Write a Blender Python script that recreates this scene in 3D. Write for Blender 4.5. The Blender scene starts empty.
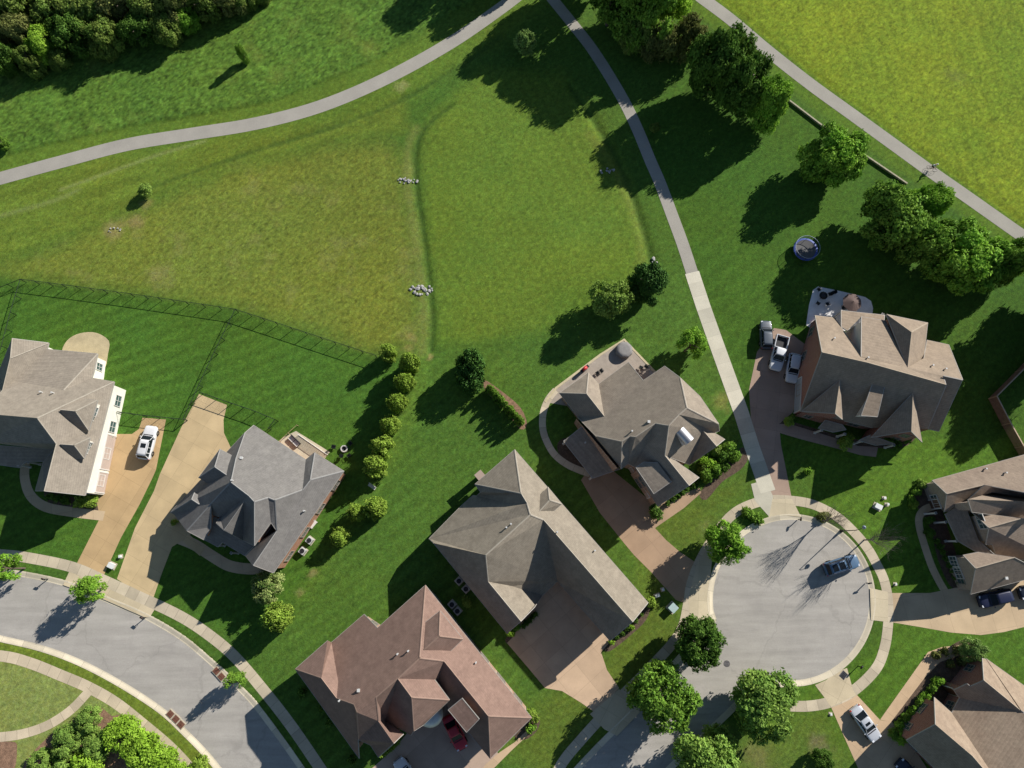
import bpy, bmesh, math, random
import numpy as np
from mathutils import Vector, Matrix
from mathutils.geometry import tessellate_polygon
random.seed(7); rng = np.random.default_rng(7)
SC = bpy.context.scene; COL = SC.collection
# ------------------------------------------------------------------ camera
F = 711.0; TILT = math.radians(13.0); CH = 103.0
CT, ST = math.cos(TILT), math.sin(TILT)
def U(px, py, z=0.0):
    a = (px-512)/F; b = (384-py)/F
    l = (CH-z)/(CT-b*ST)
    return (l*a, l*(ST+b*CT))
def U3(px, py, z=0.0):
    x, y = U(px, py, z); return Vector((x, y, z))
cam_d = bpy.data.cameras.new('camera'); cam = bpy.data.objects.new('camera', cam_d); COL.objects.link(cam)
cam.location = (0, 0, CH); cam.rotation_euler = (TILT, 0, 0)
cam_d.sensor_width = 36; cam_d.lens = F/1024*36; cam_d.clip_end = 3000
SC.camera = cam
# ------------------------------------------------------------------ light
SUN_EL = math.radians(30.0); SUN_AZ = math.radians(40.0)      # azimuth: from +x towards +y, direction TO the sun
S_DIR = Vector((math.cos(SUN_EL)*math.cos(SUN_AZ), math.cos(SUN_EL)*math.sin(SUN_AZ), math.sin(SUN_EL)))
sd = bpy.data.lights.new('sun', 'SUN'); sun = bpy.data.objects.new('sun', sd); COL.objects.link(sun)
sd.energy = 4.6; sd.angle = math.radians(0.5); sd.color = (1.0, 0.95, 0.885)
sun.rotation_euler = (-S_DIR).to_track_quat('-Z', 'Y').to_euler(); sun.location = (60, 60, 120)
W = bpy.data.worlds.new('World'); SC.world = W; W.use_nodes = True
nt = W.node_tree; bg = nt.nodes['Background']
sky = nt.nodes.new('ShaderNodeTexSky'); sky.sky_type = 'NISHITA'; sky.sun_disc = False
sky.sun_elevation = SUN_EL; sky.sun_rotation = math.pi/2 - SUN_AZ; sky.air_density = 1.0; sky.dust_density = 0.1; sky.ozone_density = 1.8
nt.links.new(sky.outputs[0], bg.inputs[0]); bg.inputs[1].default_value = 0.056
SC.view_settings.view_transform = 'Standard'; SC.view_settings.look = 'None'
SC.view_settings.exposure = 0.7; SC.view_settings.gamma = 1.0
# ------------------------------------------------------------------ colour helpers
KL = 1.25
def lin(c):
    c = c/255.0
    return c/12.92 if c <= 0.04045 else ((c+0.055)/1.055)**2.4
def C(r, g, b, k=KL): return (lin(r)/k, lin(g)/k, lin(b)/k, 1.0)
MATS = {}
def mat(name, col, rough=0.8, var=0.15, scale=1.2, fine=0.10, fscale=9.0, bump=0.0, bscale=20.0, metal=0.0, spec=0.3, coat=0.0,
        stain=0.0, coords='Object', trans=0.0, stain_col=None):
    """Principled surface whose colour is broken up by two noises and, if asked, by irregular stains."""
    if name in MATS: return MATS[name]
    m = bpy.data.materials.new(name); m.use_nodes = True; t = m.node_tree; N = t.nodes; L = t.links
    bs = N['Principled BSDF']
    tc = N.new('ShaderNodeTexCoord'); vec = tc.outputs[coords]
    n1 = N.new('ShaderNodeTexNoise'); n1.inputs['Scale'].default_value = scale; n1.inputs['Detail'].default_value = 5
    n2 = N.new('ShaderNodeTexNoise'); n2.inputs['Scale'].default_value = fscale; n2.inputs['Detail'].default_value = 3
    L.new(vec, n1.inputs['Vector']); L.new(vec, n2.inputs['Vector'])
    def rng_(node, lo, hi, a=0.3, b=0.7):
        r = N.new('ShaderNodeMapRange'); r.inputs[1].default_value = a; r.inputs[2].default_value = b
        r.inputs[3].default_value = lo; r.inputs[4].default_value = hi; L.new(node.outputs[0], r.inputs[0]); return r
    r1 = rng_(n1, 1-var, 1+var); r2 = rng_(n2, 1-fine, 1+fine)
    mu = N.new('ShaderNodeMath'); mu.operation = 'MULTIPLY'; L.new(r1.outputs[0], mu.inputs[0]); L.new(r2.outputs[0], mu.inputs[1])
    vm = N.new('ShaderNodeVectorMath'); vm.operation = 'SCALE'; vm.inputs[0].default_value = col[:3]; L.new(mu.outputs[0], vm.inputs['Scale'])
    out = vm.outputs[0]
    if stain > 0:
        n3 = N.new('ShaderNodeTexNoise'); n3.inputs['Scale'].default_value = 0.33; n3.inputs['Detail'].default_value = 8; n3.inputs['Roughness'].default_value = 0.68
        L.new(vec, n3.inputs['Vector']); r3 = rng_(n3, 0, stain, 0.5, 0.72)
        mx = N.new('ShaderNodeMix'); mx.data_type = 'RGBA'
        sc = stain_col or tuple(c*0.55 for c in col[:3])+(1,)
        mx.inputs[7].default_value = sc; L.new(r3.outputs[0], mx.inputs[0]); L.new(out, mx.inputs[6]); out = mx.outputs[2]
    L.new(out, bs.inputs['Base Color'])
    bs.inputs['Roughness'].default_value = rough; bs.inputs['Metallic'].default_value = metal
    bs.inputs['Specular IOR Level'].default_value = spec; bs.inputs['Coat Weight'].default_value = coat
    bs.inputs['Transmission Weight'].default_value = trans
    if bump > 0:
        bn = N.new('ShaderNodeTexNoise'); bn.inputs['Scale'].default_value = bscale; bn.inputs['Detail'].default_value = 4; L.new(vec, bn.inputs['Vector'])
        bp = N.new('ShaderNodeBump'); bp.inputs['Strength'].default_value = bump; bp.inputs['Distance'].default_value = 0.05
        L.new(bn.outputs[0], bp.inputs['Height']); L.new(bp.outputs[0], bs.inputs['Normal'])
    MATS[name] = m; return m
# ------------------------------------------------------------------ object helpers
def tag(o, label=None, cat=None, group=None, kind=None):
    if label: o['label'] = label
    if cat: o['category'] = cat
    if group: o['group'] = group
    if kind: o['kind'] = kind
    return o
def empty(name, loc, rz=0.0, label=None, cat=None, group=None):
    o = bpy.data.objects.new(name, None); COL.objects.link(o); o.location = loc; o.rotation_euler = (0, 0, rz); o.empty_display_size = 0.3
    return tag(o, label, cat, group)
class MB:
    """Collects simple shapes into one mesh."""
    def __init__(s): s.v = []; s.f = []; s.m = []; s.sm = []
    def add(s, verts, faces, mi=0, smooth=False):
        b = len(s.v); s.v += [tuple(p) for p in verts]
        for f in faces: s.f.append(tuple(i+b for i in f)); s.m.append(mi); s.sm.append(smooth)
    def box(s, cx, cy, cz, sx, sy, sz, rz=0, mi=0, M=None):
        vs = []
        for x in (-.5, .5):
            for y in (-.5, .5):
                for z in (-.5, .5):
                    p = Vector((x*sx, y*sy, z*sz)); p.rotate(Matrix.Rotation(rz, 3, 'Z')); p += Vector((cx, cy, cz))
                    if M: p = M @ p
                    vs.append(p)
        s.add(vs, [(0,1,3,2),(4,6,7,5),(0,4,5,1),(2,3,7,6),(0,2,6,4),(1,5,7,3)], mi)
    def tube(s, p, q, r0, r1=None, n=8, mi=0, cap=True):
        p, q = Vector(p), Vector(q); r1 = r0 if r1 is None else r1
        d = (q-p); 
        if d.length < 1e-6: return
        d.normalize(); a = d.orthogonal().normalized(); b = d.cross(a)
        vs = []
        for k in range(n):
            c, sn = math.cos(2*math.pi*k/n), math.sin(2*math.pi*k/n)
            vs.append(p+(a*c+b*sn)*r0)
        for k in range(n):
            c, sn = math.cos(2*math.pi*k/n), math.sin(2*math.pi*k/n)
            vs.append(q+(a*c+b*sn)*r1)
        fs = [(k, (k+1) % n, n+(k+1) % n, n+k) for k in range(n)]
        s.add(vs, fs, mi, True)
        if cap: s.add(vs[:n], [tuple(range(n-1, -1, -1))], mi); s.add(vs[n:], [tuple(range(n))], mi)
    def lathe(s, prof, n=16, c=(0, 0, 0), mi=0, smooth=True):
        vs = []; fs = []
        for (r, z) in prof:
            for k in range(n):
                a = 2*math.pi*k/n; vs.append((c[0]+r*math.cos(a), c[1]+r*math.sin(a), c[2]+z))
        for i in range(len(prof)-1):
            for k in range(n):
                fs.append((i*n+k, i*n+(k+1) % n, (i+1)*n+(k+1) % n, (i+1)*n+k))
        s.add(vs, fs, mi, smooth)
    def torus(s, c, R, r, n=24, m=6, ax='z', mi=0):
        vs = []; fs = []
        for i in range(n):
            a = 2*math.pi*i/n
            for j in range(m):
                b = 2*math.pi*j/m; rr = R+r*math.cos(b); x, y, z = rr*math.cos(a), rr*math.sin(a), r*math.sin(b)
                if ax == 'y': x, y, z = x, z, y
                if ax == 'x': x, y, z = z, x, y
                vs.append((c[0]+x, c[1]+y, c[2]+z))
        for i in range(n):
            for j in range(m):
                fs.append((i*m+j, ((i+1) % n)*m+j, ((i+1) % n)*m+(j+1) % m, i*m+(j+1) % m))
        s.add(vs, fs, mi, True)
    def build(s, name, mats, parent=None, loc=None, rz=0, bevel=0.0):
        me = bpy.data.meshes.new(name); me.from_pydata(s.v, [], s.f)
        if not isinstance(mats, (list, tuple)): mats = [mats]
        for m in mats: me.materials.append(m)
        for p, mi, sm in zip(me.polygons, s.m, s.sm): p.material_index = mi; p.use_smooth = sm
        bm = bmesh.new(); bm.from_mesh(me); bmesh.ops.recalc_face_normals(bm, faces=bm.faces); bm.to_mesh(me); bm.free()
        me.update()
        o = bpy.data.objects.new(name, me); COL.objects.link(o)
        if loc is not None: o.location = loc
        o.rotation_euler = (0, 0, rz)
        if parent: o.parent = parent
        if bevel:
            md = o.modifiers.new('bevel', 'BEVEL'); md.width = bevel; md.segments = 2; md.limit_method = 'ANGLE'
        return o
def copy_tree(o, parent=None):
    c = o.copy(); COL.objects.link(c); c.parent = parent
    for ch in list(o.children): copy_tree(ch, c)
    return c
def spline(pts, n=6, closed=False):
    """Catmull-Rom through pts."""
    P = [np.array(p, float) for p in pts]; out = []
    N = len(P); rngi = range(N) if closed else range(N-1)
    for i in rngi:
        if closed: p0, p1, p2, p3 = P[i-1], P[i], P[(i+1) % N], P[(i+2) % N]
        else: p0, p1, p2, p3 = P[max(i-1, 0)], P[i], P[i+1], P[min(i+2, N-1)]
        for k in range(n):
            t = k/n
            out.append(tuple(0.5*((2*p1)+(-p0+p2)*t+(2*p0-5*p1+4*p2-p3)*t*t+(-p0+3*p1-3*p2+p3)*t**3)))
    if not closed: out.append(tuple(P[-1]))
    return out
def W2(pts, z=0.0): return [U(p[0], p[1], z) for p in pts]
def normals2(line):
    a = np.array(line, float); t = np.gradient(a, axis=0); t /= np.linalg.norm(t, axis=1)[:, None]+1e-9
    return np.stack([-t[:, 1], t[:, 0]], 1)
def strip_obj(name, line, offs, zs, m, parent=None, smooth=False):
    """A strip swept along a ground line: offsets to its left and their heights. UV x = metres along it."""
    a = np.array(line, float); n = normals2(line); s = np.concatenate([[0], np.cumsum(np.linalg.norm(np.diff(a, axis=0), axis=1))])
    k = len(offs); vs = []; fs = []
    for i in range(len(a)):
        for j in range(k):
            o_ = offs[j][i] if hasattr(offs[j], '__len__') else offs[j]
            p = a[i]+n[i]*o_; vs.append((p[0], p[1], zs[j]))
    for i in range(len(a)-1):
        for j in range(k-1):
            fs.append((i*k+j, i*k+j+1, (i+1)*k+j+1, (i+1)*k+j))
    me = bpy.data.meshes.new(name); me.from_pydata(vs, [], fs); uv = me.uv_layers.new(name='UVMap')
    for p in me.polygons:
        for li in p.loop_indices:
            vi = me.loops[li].vertex_index; uv.data[li].uv = (s[vi//k], offs[vi % k] if not hasattr(offs[vi % k], '__len__') else offs[vi % k][vi//k])
    bm = bmesh.new(); bm.from_mesh(me)
    bmesh.ops.recalc_face_normals(bm, faces=bm.faces)
    if sum(f.normal.z*f.calc_area() for f in bm.faces) < 0: bmesh.ops.reverse_faces(bm, faces=bm.faces)
    bm.to_mesh(me); bm.free()
    me.materials.append(m); o = bpy.data.objects.new(name, me); COL.objects.link(o)
    if parent: o.parent = parent
    return o
def sheet(name, poly, z, m, thick=0.0):
    """Flat polygon (world xy); THICK > 0 gives it sides going down."""
    vs = [(p[0], p[1], z) for p in poly]
    tri = tessellate_polygon([[Vector(v) for v in vs]])
    fs = [tuple(t) for t in tri]; n = len(vs)
    if thick:
        vs += [(p[0], p[1], z-thick) for p in poly]
        fs += [(i, (i+1) % n, n+(i+1) % n, n+i) for i in range(n)]
    me = bpy.data.meshes.new(name); me.from_pydata(vs, [], fs)
    bm = bmesh.new(); bm.from_mesh(me); bmesh.ops.recalc_face_normals(bm, faces=bm.faces)
    up = sum(f.normal.z*f.calc_area() for f in bm.faces)
    if up < 0: bmesh.ops.reverse_faces(bm, faces=bm.faces)
    bm.to_mesh(me); bm.free()
    me.materials.append(m); o = bpy.data.objects.new(name, me); COL.objects.link(o); return o
def struct(o): o['kind'] = 'structure'; return o
# ================================================================== GROUND
def inside(px, py, poly):
    r = np.zeros(px.shape, bool); n = len(poly)
    for i in range(n):
        x1, y1 = poly[i]; x2, y2 = poly[(i+1) % n]
        if y1 == y2: continue
        c = ((y1 > py) != (y2 > py)) & (px < (x2-x1)*(py-y1)/(y2-y1)+x1); r ^= c
    return r
def dist_line(px, py, line, closed=False):
    d = np.full(px.shape, 1e9); n = len(line)
    for i in range(n if closed else n-1):
        x1, y1 = line[i]; x2, y2 = line[(i+1) % n]; dx, dy = x2-x1, y2-y1
        t = np.clip(((px-x1)*dx+(py-y1)*dy)/(dx*dx+dy*dy+1e-12), 0, 1)
        d = np.minimum(d, np.hypot(px-x1-t*dx, py-y1-t*dy))
    return d
def sdist(px, py, poly):
    d = dist_line(px, py, poly, True); return np.where(inside(px, py, poly), -d, d)
def vnoise(x, y, s, seed=0):
    """Smooth value noise in [-1,1]."""
    g = np.random.default_rng(seed).random((257, 257))*2-1
    u = x/s+500.3+seed*7.1; v = y/s+500.7-seed*3.3
    i = np.floor(u).astype(int); j = np.floor(v).astype(int); fu = u-i; fv = v-j
    fu = fu*fu*(3-2*fu); fv = fv*fv*(3-2*fv); i &= 255; j &= 255
    return (g[i, j]*(1-fu)+g[i+1, j]*fu)*(1-fv)+(g[i, j+1]*(1-fu)+g[i+1, j+1]*fu)*fv
def fbm(x, y, s, o=4, seed=0):
    r = 0; a = 1; t = 0
    for k in range(o): r = r+a*vnoise(x, y, s/2**k, seed+k); t += a; a *= .55
    return r/t
def fine_axis(lo, hi, st, far):
    a = list(np.arange(lo, hi+st/2, st)); e = st; p = hi; q = lo; L1 = []; L0 = []
    while p < far: e *= 1.5; p += e; L1.append(p); q -= e; L0.append(q)
    return np.array(L0[::-1]+a+L1)
XS = fine_axis(-93, 93, 0.36, 900); YS = fine_axis(-34, 93, 0.36, 900)
GX, GY = np.meshgrid(XS, YS, indexing='ij')
# ---- lines of the place (photo pixels, laid on the ground)
PATH_A = [(-60,196),(0,178.5),(64,161),(128,144.5),(192,134),(256,123.5),(320,106.5),(384,79.5),(448,44.5),(500,9),(532,-16)]
PATH_B1 = [(768,492),(752,447),(741,412),(728,376),(715,340),(703,306),(692,272.5)]
PATH_B2 = [(692,272.5),(683,245),(672,215),(660,183),(650,160),(639,133),(626,105),(610,77),(592,49),(575,27),(558,6),(540,-16)]
PATH_C = [(676,-24),(698,-5),(730,19),(768,51),(810,84),(850,113),(890,142),(930,171),(970,199),(1024,237),(1090,282)]
WALL_L = [(672,2),(700,30),(740,64),(793,102),(827,128),(874,160),(908,183)]
MOWN_A = [(-60,174),(0,156),(75,138),(150,123),(210,113),(275,100),(320,83),(380,57),(425,29),(480,-3),(510,-24)]
SWALE1 = [(452,105),(424,128),(416,150),(416,185),(424,240),(430,290),(432,320),(431,352)]
SWALE2 = [(570,85),(592,118),(612,150),(628,185),(640,220),(652,262)]
SWALE3 = [(150,187),(250,152),(330,128),(400,100),(460,66),(500,36)]
ROAD_L_UP = [(-60,573),(-20,573),(0,574.5),(22,577),(52,583),(75,590),(105,602),(144,619),(181,641),(213,668),(235,688),(252,706),(274,735),(296,766),(318,800),(338,834)]
ROAD_L_DN = [(-60,627),(-20,630),(0,635.5),(42,645.5),(81,660),(122,681.5),(162,707.5),(186,729.5),(208,752),(226,775),(244,805),(256,834)]
def arc(cx, cy, rx, ry, a0, a1, n=28):
    return [(cx+rx*math.cos(math.radians(a0+(a1-a0)*k/n)), cy-ry*math.sin(math.radians(a0+(a1-a0)*k/n))) for k in range(n+1)]
ROAD_C = [(520,835),(560,792),(600,749),(632,717.5),(660,686),(678,664),(692,648),(702,632)]+arc(791.5,600,78.5,80.5,196,-90,34)+[(776,681.5),(760,685),(745,692.5),(725,712),(709,727),(670,764),(640,794),(600,834)]
rl = W2(spline(ROAD_L_UP, 5)); rl2 = W2(spline(ROAD_L_DN, 5)); rc = W2(spline(ROAD_C, 3))
POLY_RL = rl+rl2[::-1]; POLY_RC = rc
pa = W2(spline(PATH_A, 6)); pb1 = W2(PATH_B1); pb2 = W2(spline(PATH_B2, 6)); pc = W2(spline(PATH_C, 6))
# ---- grass kinds: (polygon px, lit colour, edge softness m)
def zone(pts): return W2(pts)
G = lambda r, g, b: np.array(C(r, g, b)[:3])
base = G(76,107,42)
colr = np.zeros(GX.shape+(3,)); colr[:] = base
Z = np.zeros(GX.shape)
def blend(mask, c): 
    global colr
    colr = colr*(1-mask[..., None])+c*mask[..., None]
def soft(d, w): return np.clip(0.5-d/(2*w), 0, 1)
jx = fbm(GX, GY, 2.2, 3, 11)*0.5
def stripes(mask, ang, per, amp, seed=3, wob=0.8):
    """Mowing stripes: bands of grass bent one way and the other, along the angle ANG in photo degrees."""
    global colr
    a = math.radians(ang); t = GX*(-math.sin(a))+GY*math.cos(a)+wob*vnoise(GX, GY, 22, seed)
    w = np.clip(np.sin(2*math.pi*t/per)*1.6, -1, 1)*np.clip(0.5+0.7*fbm(GX, GY, 12, 3, seed+1)+.3*vnoise(GX, GY, 2.5, seed+2), 0, 1.2)
    colr = colr*(1+(w*amp*mask)[..., None])
big = [(-300,-300),(1400,-300),(1400,1400),(-300,1400)]
# meadow above path A
mA = W2(spline(MOWN_A, 4)); poly_mead = mA+[U(560,-120),U(-300,-120),U(-300,240)]
d = sdist(GX, GY, poly_mead)+jx*0.3; m_mead = soft(d, .25)
blend(m_mead, G(84,115,46)); 
# mown margins round path A
strip = soft(dist_line(GX, GY, pa)-4.6+jx, 1.5)*(1-m_mead); blend(strip*.75, G(98,122,46))
# dry field, left of the first swale
dry = zone([(-60,262),(0,268),(20,277),(120,290),(235,306),(300,328),(373,352),(412,348),(424,330),(421,290),(412,235),(407,185),(405,158),(380,140),(330,146),(250,164),(180,190),(110,222),(30,256),(-20,268)])
d = sdist(GX, GY, dry)+jx*1.5; m_dry = soft(d, 2.0); blend(m_dry*.95, G(112,124,52))
# lower-left of path A: striped slope
sl = zone([(-60,210),(0,188),(100,158),(200,143),(330,122),(400,96),(410,130),(360,138),(250,160),(180,186),(110,218),(30,252),(-60,270)])
d = sdist(GX, GY, sl)+jx; m_sl = soft(d, 1.2)*(1-m_dry); blend(m_sl*.9, G(104,122,47)); stripes(m_sl, 23, 3.4, .17, 5, 2.2)
# middle field
mid = zone([(432,118),(480,70),(560,72),(600,125),(628,180),(645,245),(655,275),(560,330),(436,345),(430,280),(424,220),(420,160)])
d = sdist(GX, GY, mid)+jx; m_mid = soft(d, 1.5); blend(m_mid*.9, G(91,119,43)); stripes(m_mid, 118, 1.7, .15, 9)
blend(m_mid*np.clip(.5+fbm(GX, GY, 14, 3, 41)*1.4, 0, .5), G(104,124,48))
# right lawn, deep green
rgt = zone([(655,180),(640,120),(700,30),(800,112),(915,190),(1060,275),(1060,470),(900,460),(800,440),(770,470),(715,330),(690,262)])
d = sdist(GX, GY, rgt)+jx; m_r = soft(d, 1.5); blend(m_r*.9, G(69,102,36)); stripes(m_r, 40, 2.4, .09, 13)
# strip between wall and path C
st_ = soft(dist_line(GX, GY, pc)-3.2+jx*.4, .5); blend(st_*.8, G(92,120,40)); stripes(st_, -38, 1.6, .08, 17, .2)
# meadow beyond path C
n_c = normals2(pc); outer = [tuple(np.array(p)+n_c[i]*1.6) for i, p in enumerate(pc)]
poly_mc = outer+[U(1250,260),U(1250,-160),U(660,-160)]
d = sdist(GX, GY, poly_mc)+jx*.25; m_mc = soft(d, .3); blend(m_mc, G(120,138,40)); stripes(m_mc, 97, 2.6, .08, 21, 1.0)
blend(m_mc*np.clip(fbm(GX, GY, 11, 4, 51)*1.3, 0, .5), G(102,130,38))
# house lawns
lawnA = zone([(20,280),(235,309),(373,356),(412,360),(388,440),(345,520),(300,600),(260,650),(180,610),(100,570),(0,550),(-60,548),(-60,285)])
d = sdist(GX, GY, lawnA)+jx*.3; m_la = soft(d, .4); blend(m_la*.9, G(73,108,40)); stripes(m_la, 22, 1.9, .14, 25, .8)
lawnB = zone([(418,352),(560,335),(690,275),(765,490),(700,560),(690,640),(560,770),(420,830),(330,800),(280,690),(255,650),(330,550),(395,450)])
d = sdist(GX, GY, lawnB)+jx; m_lb = soft(d, 1.5); blend(m_lb*.85, G(80,111,45)); stripes(m_lb, 38, 2.0, .11, 29, .9)
lawnC = zone([(800,440),(1060,440),(1060,800),(850,800),(730,720),(890,640),(890,560),(820,500)])
d = sdist(GX, GY, lawnC)+jx; m_lc = soft(d, 1.0); blend(m_lc*.8, G(84,118,40)); stripes(m_lc, 35, 1.7, .11, 33, .4)
parkL = zone([(-60,655),(0,654),(60,672),(100,690),(160,730),(200,790),(-60,900)])
d = sdist(GX, GY, parkL)+jx; m_p = soft(d, .6); blend(m_p*.9, G(140,150,86)); stripes(m_p, 20, 1.6, .07, 37)
verge = zone([(-60,627),(0,636),(81,660),(162,707),(208,752),(240,800),(210,800),(175,750),(122,703),(61,669),(0,650),(-60,648)])
d = sdist(GX, GY, verge)+jx*.3; m_v = soft(d, .3); blend(m_v*.9, G(112,128,50))
isl = zone([(640,520),(720,488),(745,480),(712,530),(700,560),(668,545),(655,560),(690,640),(640,690),(600,740),(540,790),(505,745),(550,690),(600,665),(615,640),(640,600)])
d = sdist(GX, GY, isl)+jx*1.6; m_is = soft(d, 2.0); blend(m_is*.75, G(98,114,46))
rg2 = zone([(690,690),(740,740),(820,705),(850,760),(840,830),(640,830)])
d = sdist(GX, GY, rg2)+jx*1.6; m_i2 = soft(d, 2.0); blend(m_i2*.6, G(100,116,54))
# rough grass under the line of columnar shrubs
rough = zone([(405,355),(430,352),(420,400),(400,450),(360,520),(320,580),(300,600),(330,540),(375,465),(395,405)])
d = sdist(GX, GY, rough)+jx; m_rg = soft(d, 1.0); blend(m_rg*.7, G(94,122,48))
# large drifting tone
colr = colr*(1+0.10*fbm(GX, GY, 18, 4, 61)[..., None])*(1+(0.09-.04*m_dry)*fbm(GX, GY, 4.0, 4, 71))[..., None]
hue = fbm(GX, GY, 9, 3, 81)
colr[..., 0] *= 1+0.10*hue; colr[..., 2] *= .86-0.08*hue
# speckle by kind
sp = rng.standard_normal(GX.shape)
amp = 0.11+0.16*m_mead+0.05*m_dry+0.05*m_mc+.06*m_rg
colr *= np.clip(1+sp*amp, .45, 1.7)[..., None]
straw = np.clip(fbm(GX, GY, 3.0, 4, 91)*2.2-.35, 0, 1)*m_dry*.30; blend(straw, G(142,138,84))
blend(np.clip(fbm(GX, GY, 5.0, 4, 93)*2.0-.5, 0, 1)*m_mead*.5, G(120,132,58))
# swales: real dips, darker grass at the bottom, yellower grass on the lip
path_d = np.minimum(np.minimum(dist_line(GX, GY, pa), dist_line(GX, GY, pb2)), np.minimum(dist_line(GX, GY, pc), dist_line(GX, GY, pb1)))
clear = np.clip((path_d-1.6)/1.2, 0, 1)
for ln, dep, w in ((SWALE1, .24, .5), (SWALE2, .32, .7), (SWALE3, .2, .9)):
    l = W2(spline(ln, 4)); dd = dist_line(GX, GY, l)+jx*.35
    Z -= dep*np.exp(-(dd/w)**2)*clear
    blend(np.exp(-(dd/.42)**2)*.6, G(58,84,34)); 
l1 = W2(spline([(p[0]-8, p[1]) for p in SWALE1[1:]], 4)); blend(np.exp(-((dist_line(GX, GY, l1)+jx*.6)/.7)**2)*.42, G(136,138,74))
l2 = W2(spline([(590,135),(612,165),(628,200),(640,240),(642,262)], 4)); blend(np.exp(-((dist_line(GX, GY, l2)+jx*.6)/.9)**2)*.30, G(132,136,64))
l3 = W2([(60,190),(110,172),(160,154),(205,141)]); blend(np.exp(-((dist_line(GX, GY, l3))/.3)**2)*.42, G(152,160,100))
l3 = W2(spline([(-20,222),(0,216),(50,202),(78,190)], 4)); blend(np.exp(-((dist_line(GX, GY, l3))/.4)**2)*.35, G(150,158,98))
# faint step where the uncut grass starts, taller meadow
Z += m_mead*np.clip((path_d-2.2)/.5, 0, 1)*(0.20+0.10*rng.random(GX.shape)+0.10*fbm(GX, GY, 1.6, 3, 95))
Z += m_mc*np.clip((path_d-2.2)/.5, 0, 1)*(0.06+0.06*rng.random(GX.shape))
Z += m_rg*0.10*rng.random(GX.shape)
# dead patches and bare earth
for (px, py, r, c, a) in ((136,222,1.0,(150,128,88),.6),(112,230,1.6,(160,140,98),.6),(146,206,.9,(150,132,84),.6),(313,573,.55,(150,136,90),.8),(299,593,.6,(150,136,90),.8),
        (412,338,.7,(160,140,90),.6),(408,350,.8,(156,136,86),.6),(430,357,.5,(170,140,100),.7),(760,755,2.0,(132,124,80),.6),(818,742,1.6,(120,108,84),.8),(724,400,1.4,(148,142,78),.6),
        (725,525,1.2,(130,136,80),.5),(705,525,1.2,(130,136,80),.4),(160,275,2.2,(146,136,88),.5),(950,75,2.0,(110,112,60),.5),(402,87,1.0,(170,164,110),.6)):
    x, y = U(px, py); dd = np.hypot(GX-x, GY-y)+r*(1.1*fbm(GX, GY, 1.1*r+.3, 4, 120)+.5*fbm(GX, GY, .5, 3, 130)); blend(np.clip(1.3-dd/r, 0, 1)*a*.75, G(*c))
# roads sunk below the lawns
for poly in (POLY_RL, POLY_RC):
    d = sdist(GX, GY, poly); Z = np.where(d < .52, -.22, Z)
# gentle far relief
far = np.hypot(np.clip(np.abs(GX)-100, 0, None), np.clip(np.abs(GY-30)-75, 0, None)); Z += np.clip(far/200, 0, 1)*6*fbm(GX, GY, 160, 3, 99)
nx, ny = GX.shape
verts = np.stack([GX, GY, Z], -1).reshape(-1, 3)
idx = np.arange(nx*ny).reshape(nx, ny)
quads = np.stack([idx[:-1, :-1], idx[1:, :-1], idx[1:, 1:], idx[:-1, 1:]], -1).reshape(-1, 4)
me = bpy.data.meshes.new('ground'); me.vertices.add(len(verts)); me.vertices.foreach_set('co', verts.ravel())
me.loops.add(quads.size); me.loops.foreach_set('vertex_index', quads.ravel().astype(np.int32))
me.polygons.add(len(quads)); me.polygons.foreach_set('loop_start', np.arange(0, quads.size, 4, dtype=np.int32)); me.polygons.foreach_set('loop_total', np.full(len(quads), 4, np.int32))
me.update(); me.polygons.foreach_set('use_smooth', np.ones(len(quads), bool))
ca = me.color_attributes.new('grass_colour', 'FLOAT_COLOR', 'POINT')
ca.data.foreach_set('color', np.concatenate([np.clip(colr.reshape(-1, 3), 0, 1), np.ones((nx*ny, 1))], 1).ravel())
gm = bpy.data.materials.new('grass'); gm.use_nodes = True; t = gm.node_tree; N = t.nodes; L = t.links; bs = N['Principled BSDF']
at = N.new('ShaderNodeAttribute'); at.attribute_name = 'grass_colour'; tc = N.new('ShaderNodeTexCoord')
def noise_range(scale, det, lo, hi, a=.3, b=.7, rough=.6):
    n = N.new('ShaderNodeTexNoise'); n.inputs['Scale'].default_value = scale; n.inputs['Detail'].default_value = det; n.inputs['Roughness'].default_value = rough
    L.new(tc.outputs['Object'], n.inputs['Vector']); r = N.new('ShaderNodeMapRange'); r.inputs[1].default_value = a; r.inputs[2].default_value = b
    r.inputs[3].default_value = lo; r.inputs[4].default_value = hi; L.new(n.outputs[0], r.inputs[0]); return r.outputs[0], n
a0, _ = noise_range(1.6, 6, .70, 1.30, rough=.75); a1, _ = noise_range(4.0, 6, .70, 1.30, rough=.75); a2, bn = noise_range(14, 4, .8, 1.2, rough=.8)
mu = N.new('ShaderNodeMath'); mu.operation = 'MULTIPLY'; L.new(a1, mu.inputs[0]); L.new(a2, mu.inputs[1])
m0 = N.new('ShaderNodeMath'); m0.operation = 'MULTIPLY'; L.new(mu.outputs[0], m0.inputs[0]); L.new(a0, m0.inputs[1])
vm = N.new('ShaderNodeVectorMath'); vm.operation = 'SCALE'; L.new(at.outputs['Color'], vm.inputs[0]); L.new(m0.outputs[0], vm.inputs['Scale'])
h1, _ = noise_range(1.1, 5, .90, 1.10, rough=.7); h2, _ = noise_range(2.6, 5, .72, 1.28, rough=.7)
cbn = N.new('ShaderNodeCombineXYZ'); L.new(h1, cbn.inputs[0]); cbn.inputs[1].default_value = 1; L.new(h2, cbn.inputs[2])
vh = N.new('ShaderNodeVectorMath'); vh.operation = 'MULTIPLY'; L.new(vm.outputs[0], vh.inputs[0]); L.new(cbn.outputs[0], vh.inputs[1])
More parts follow.
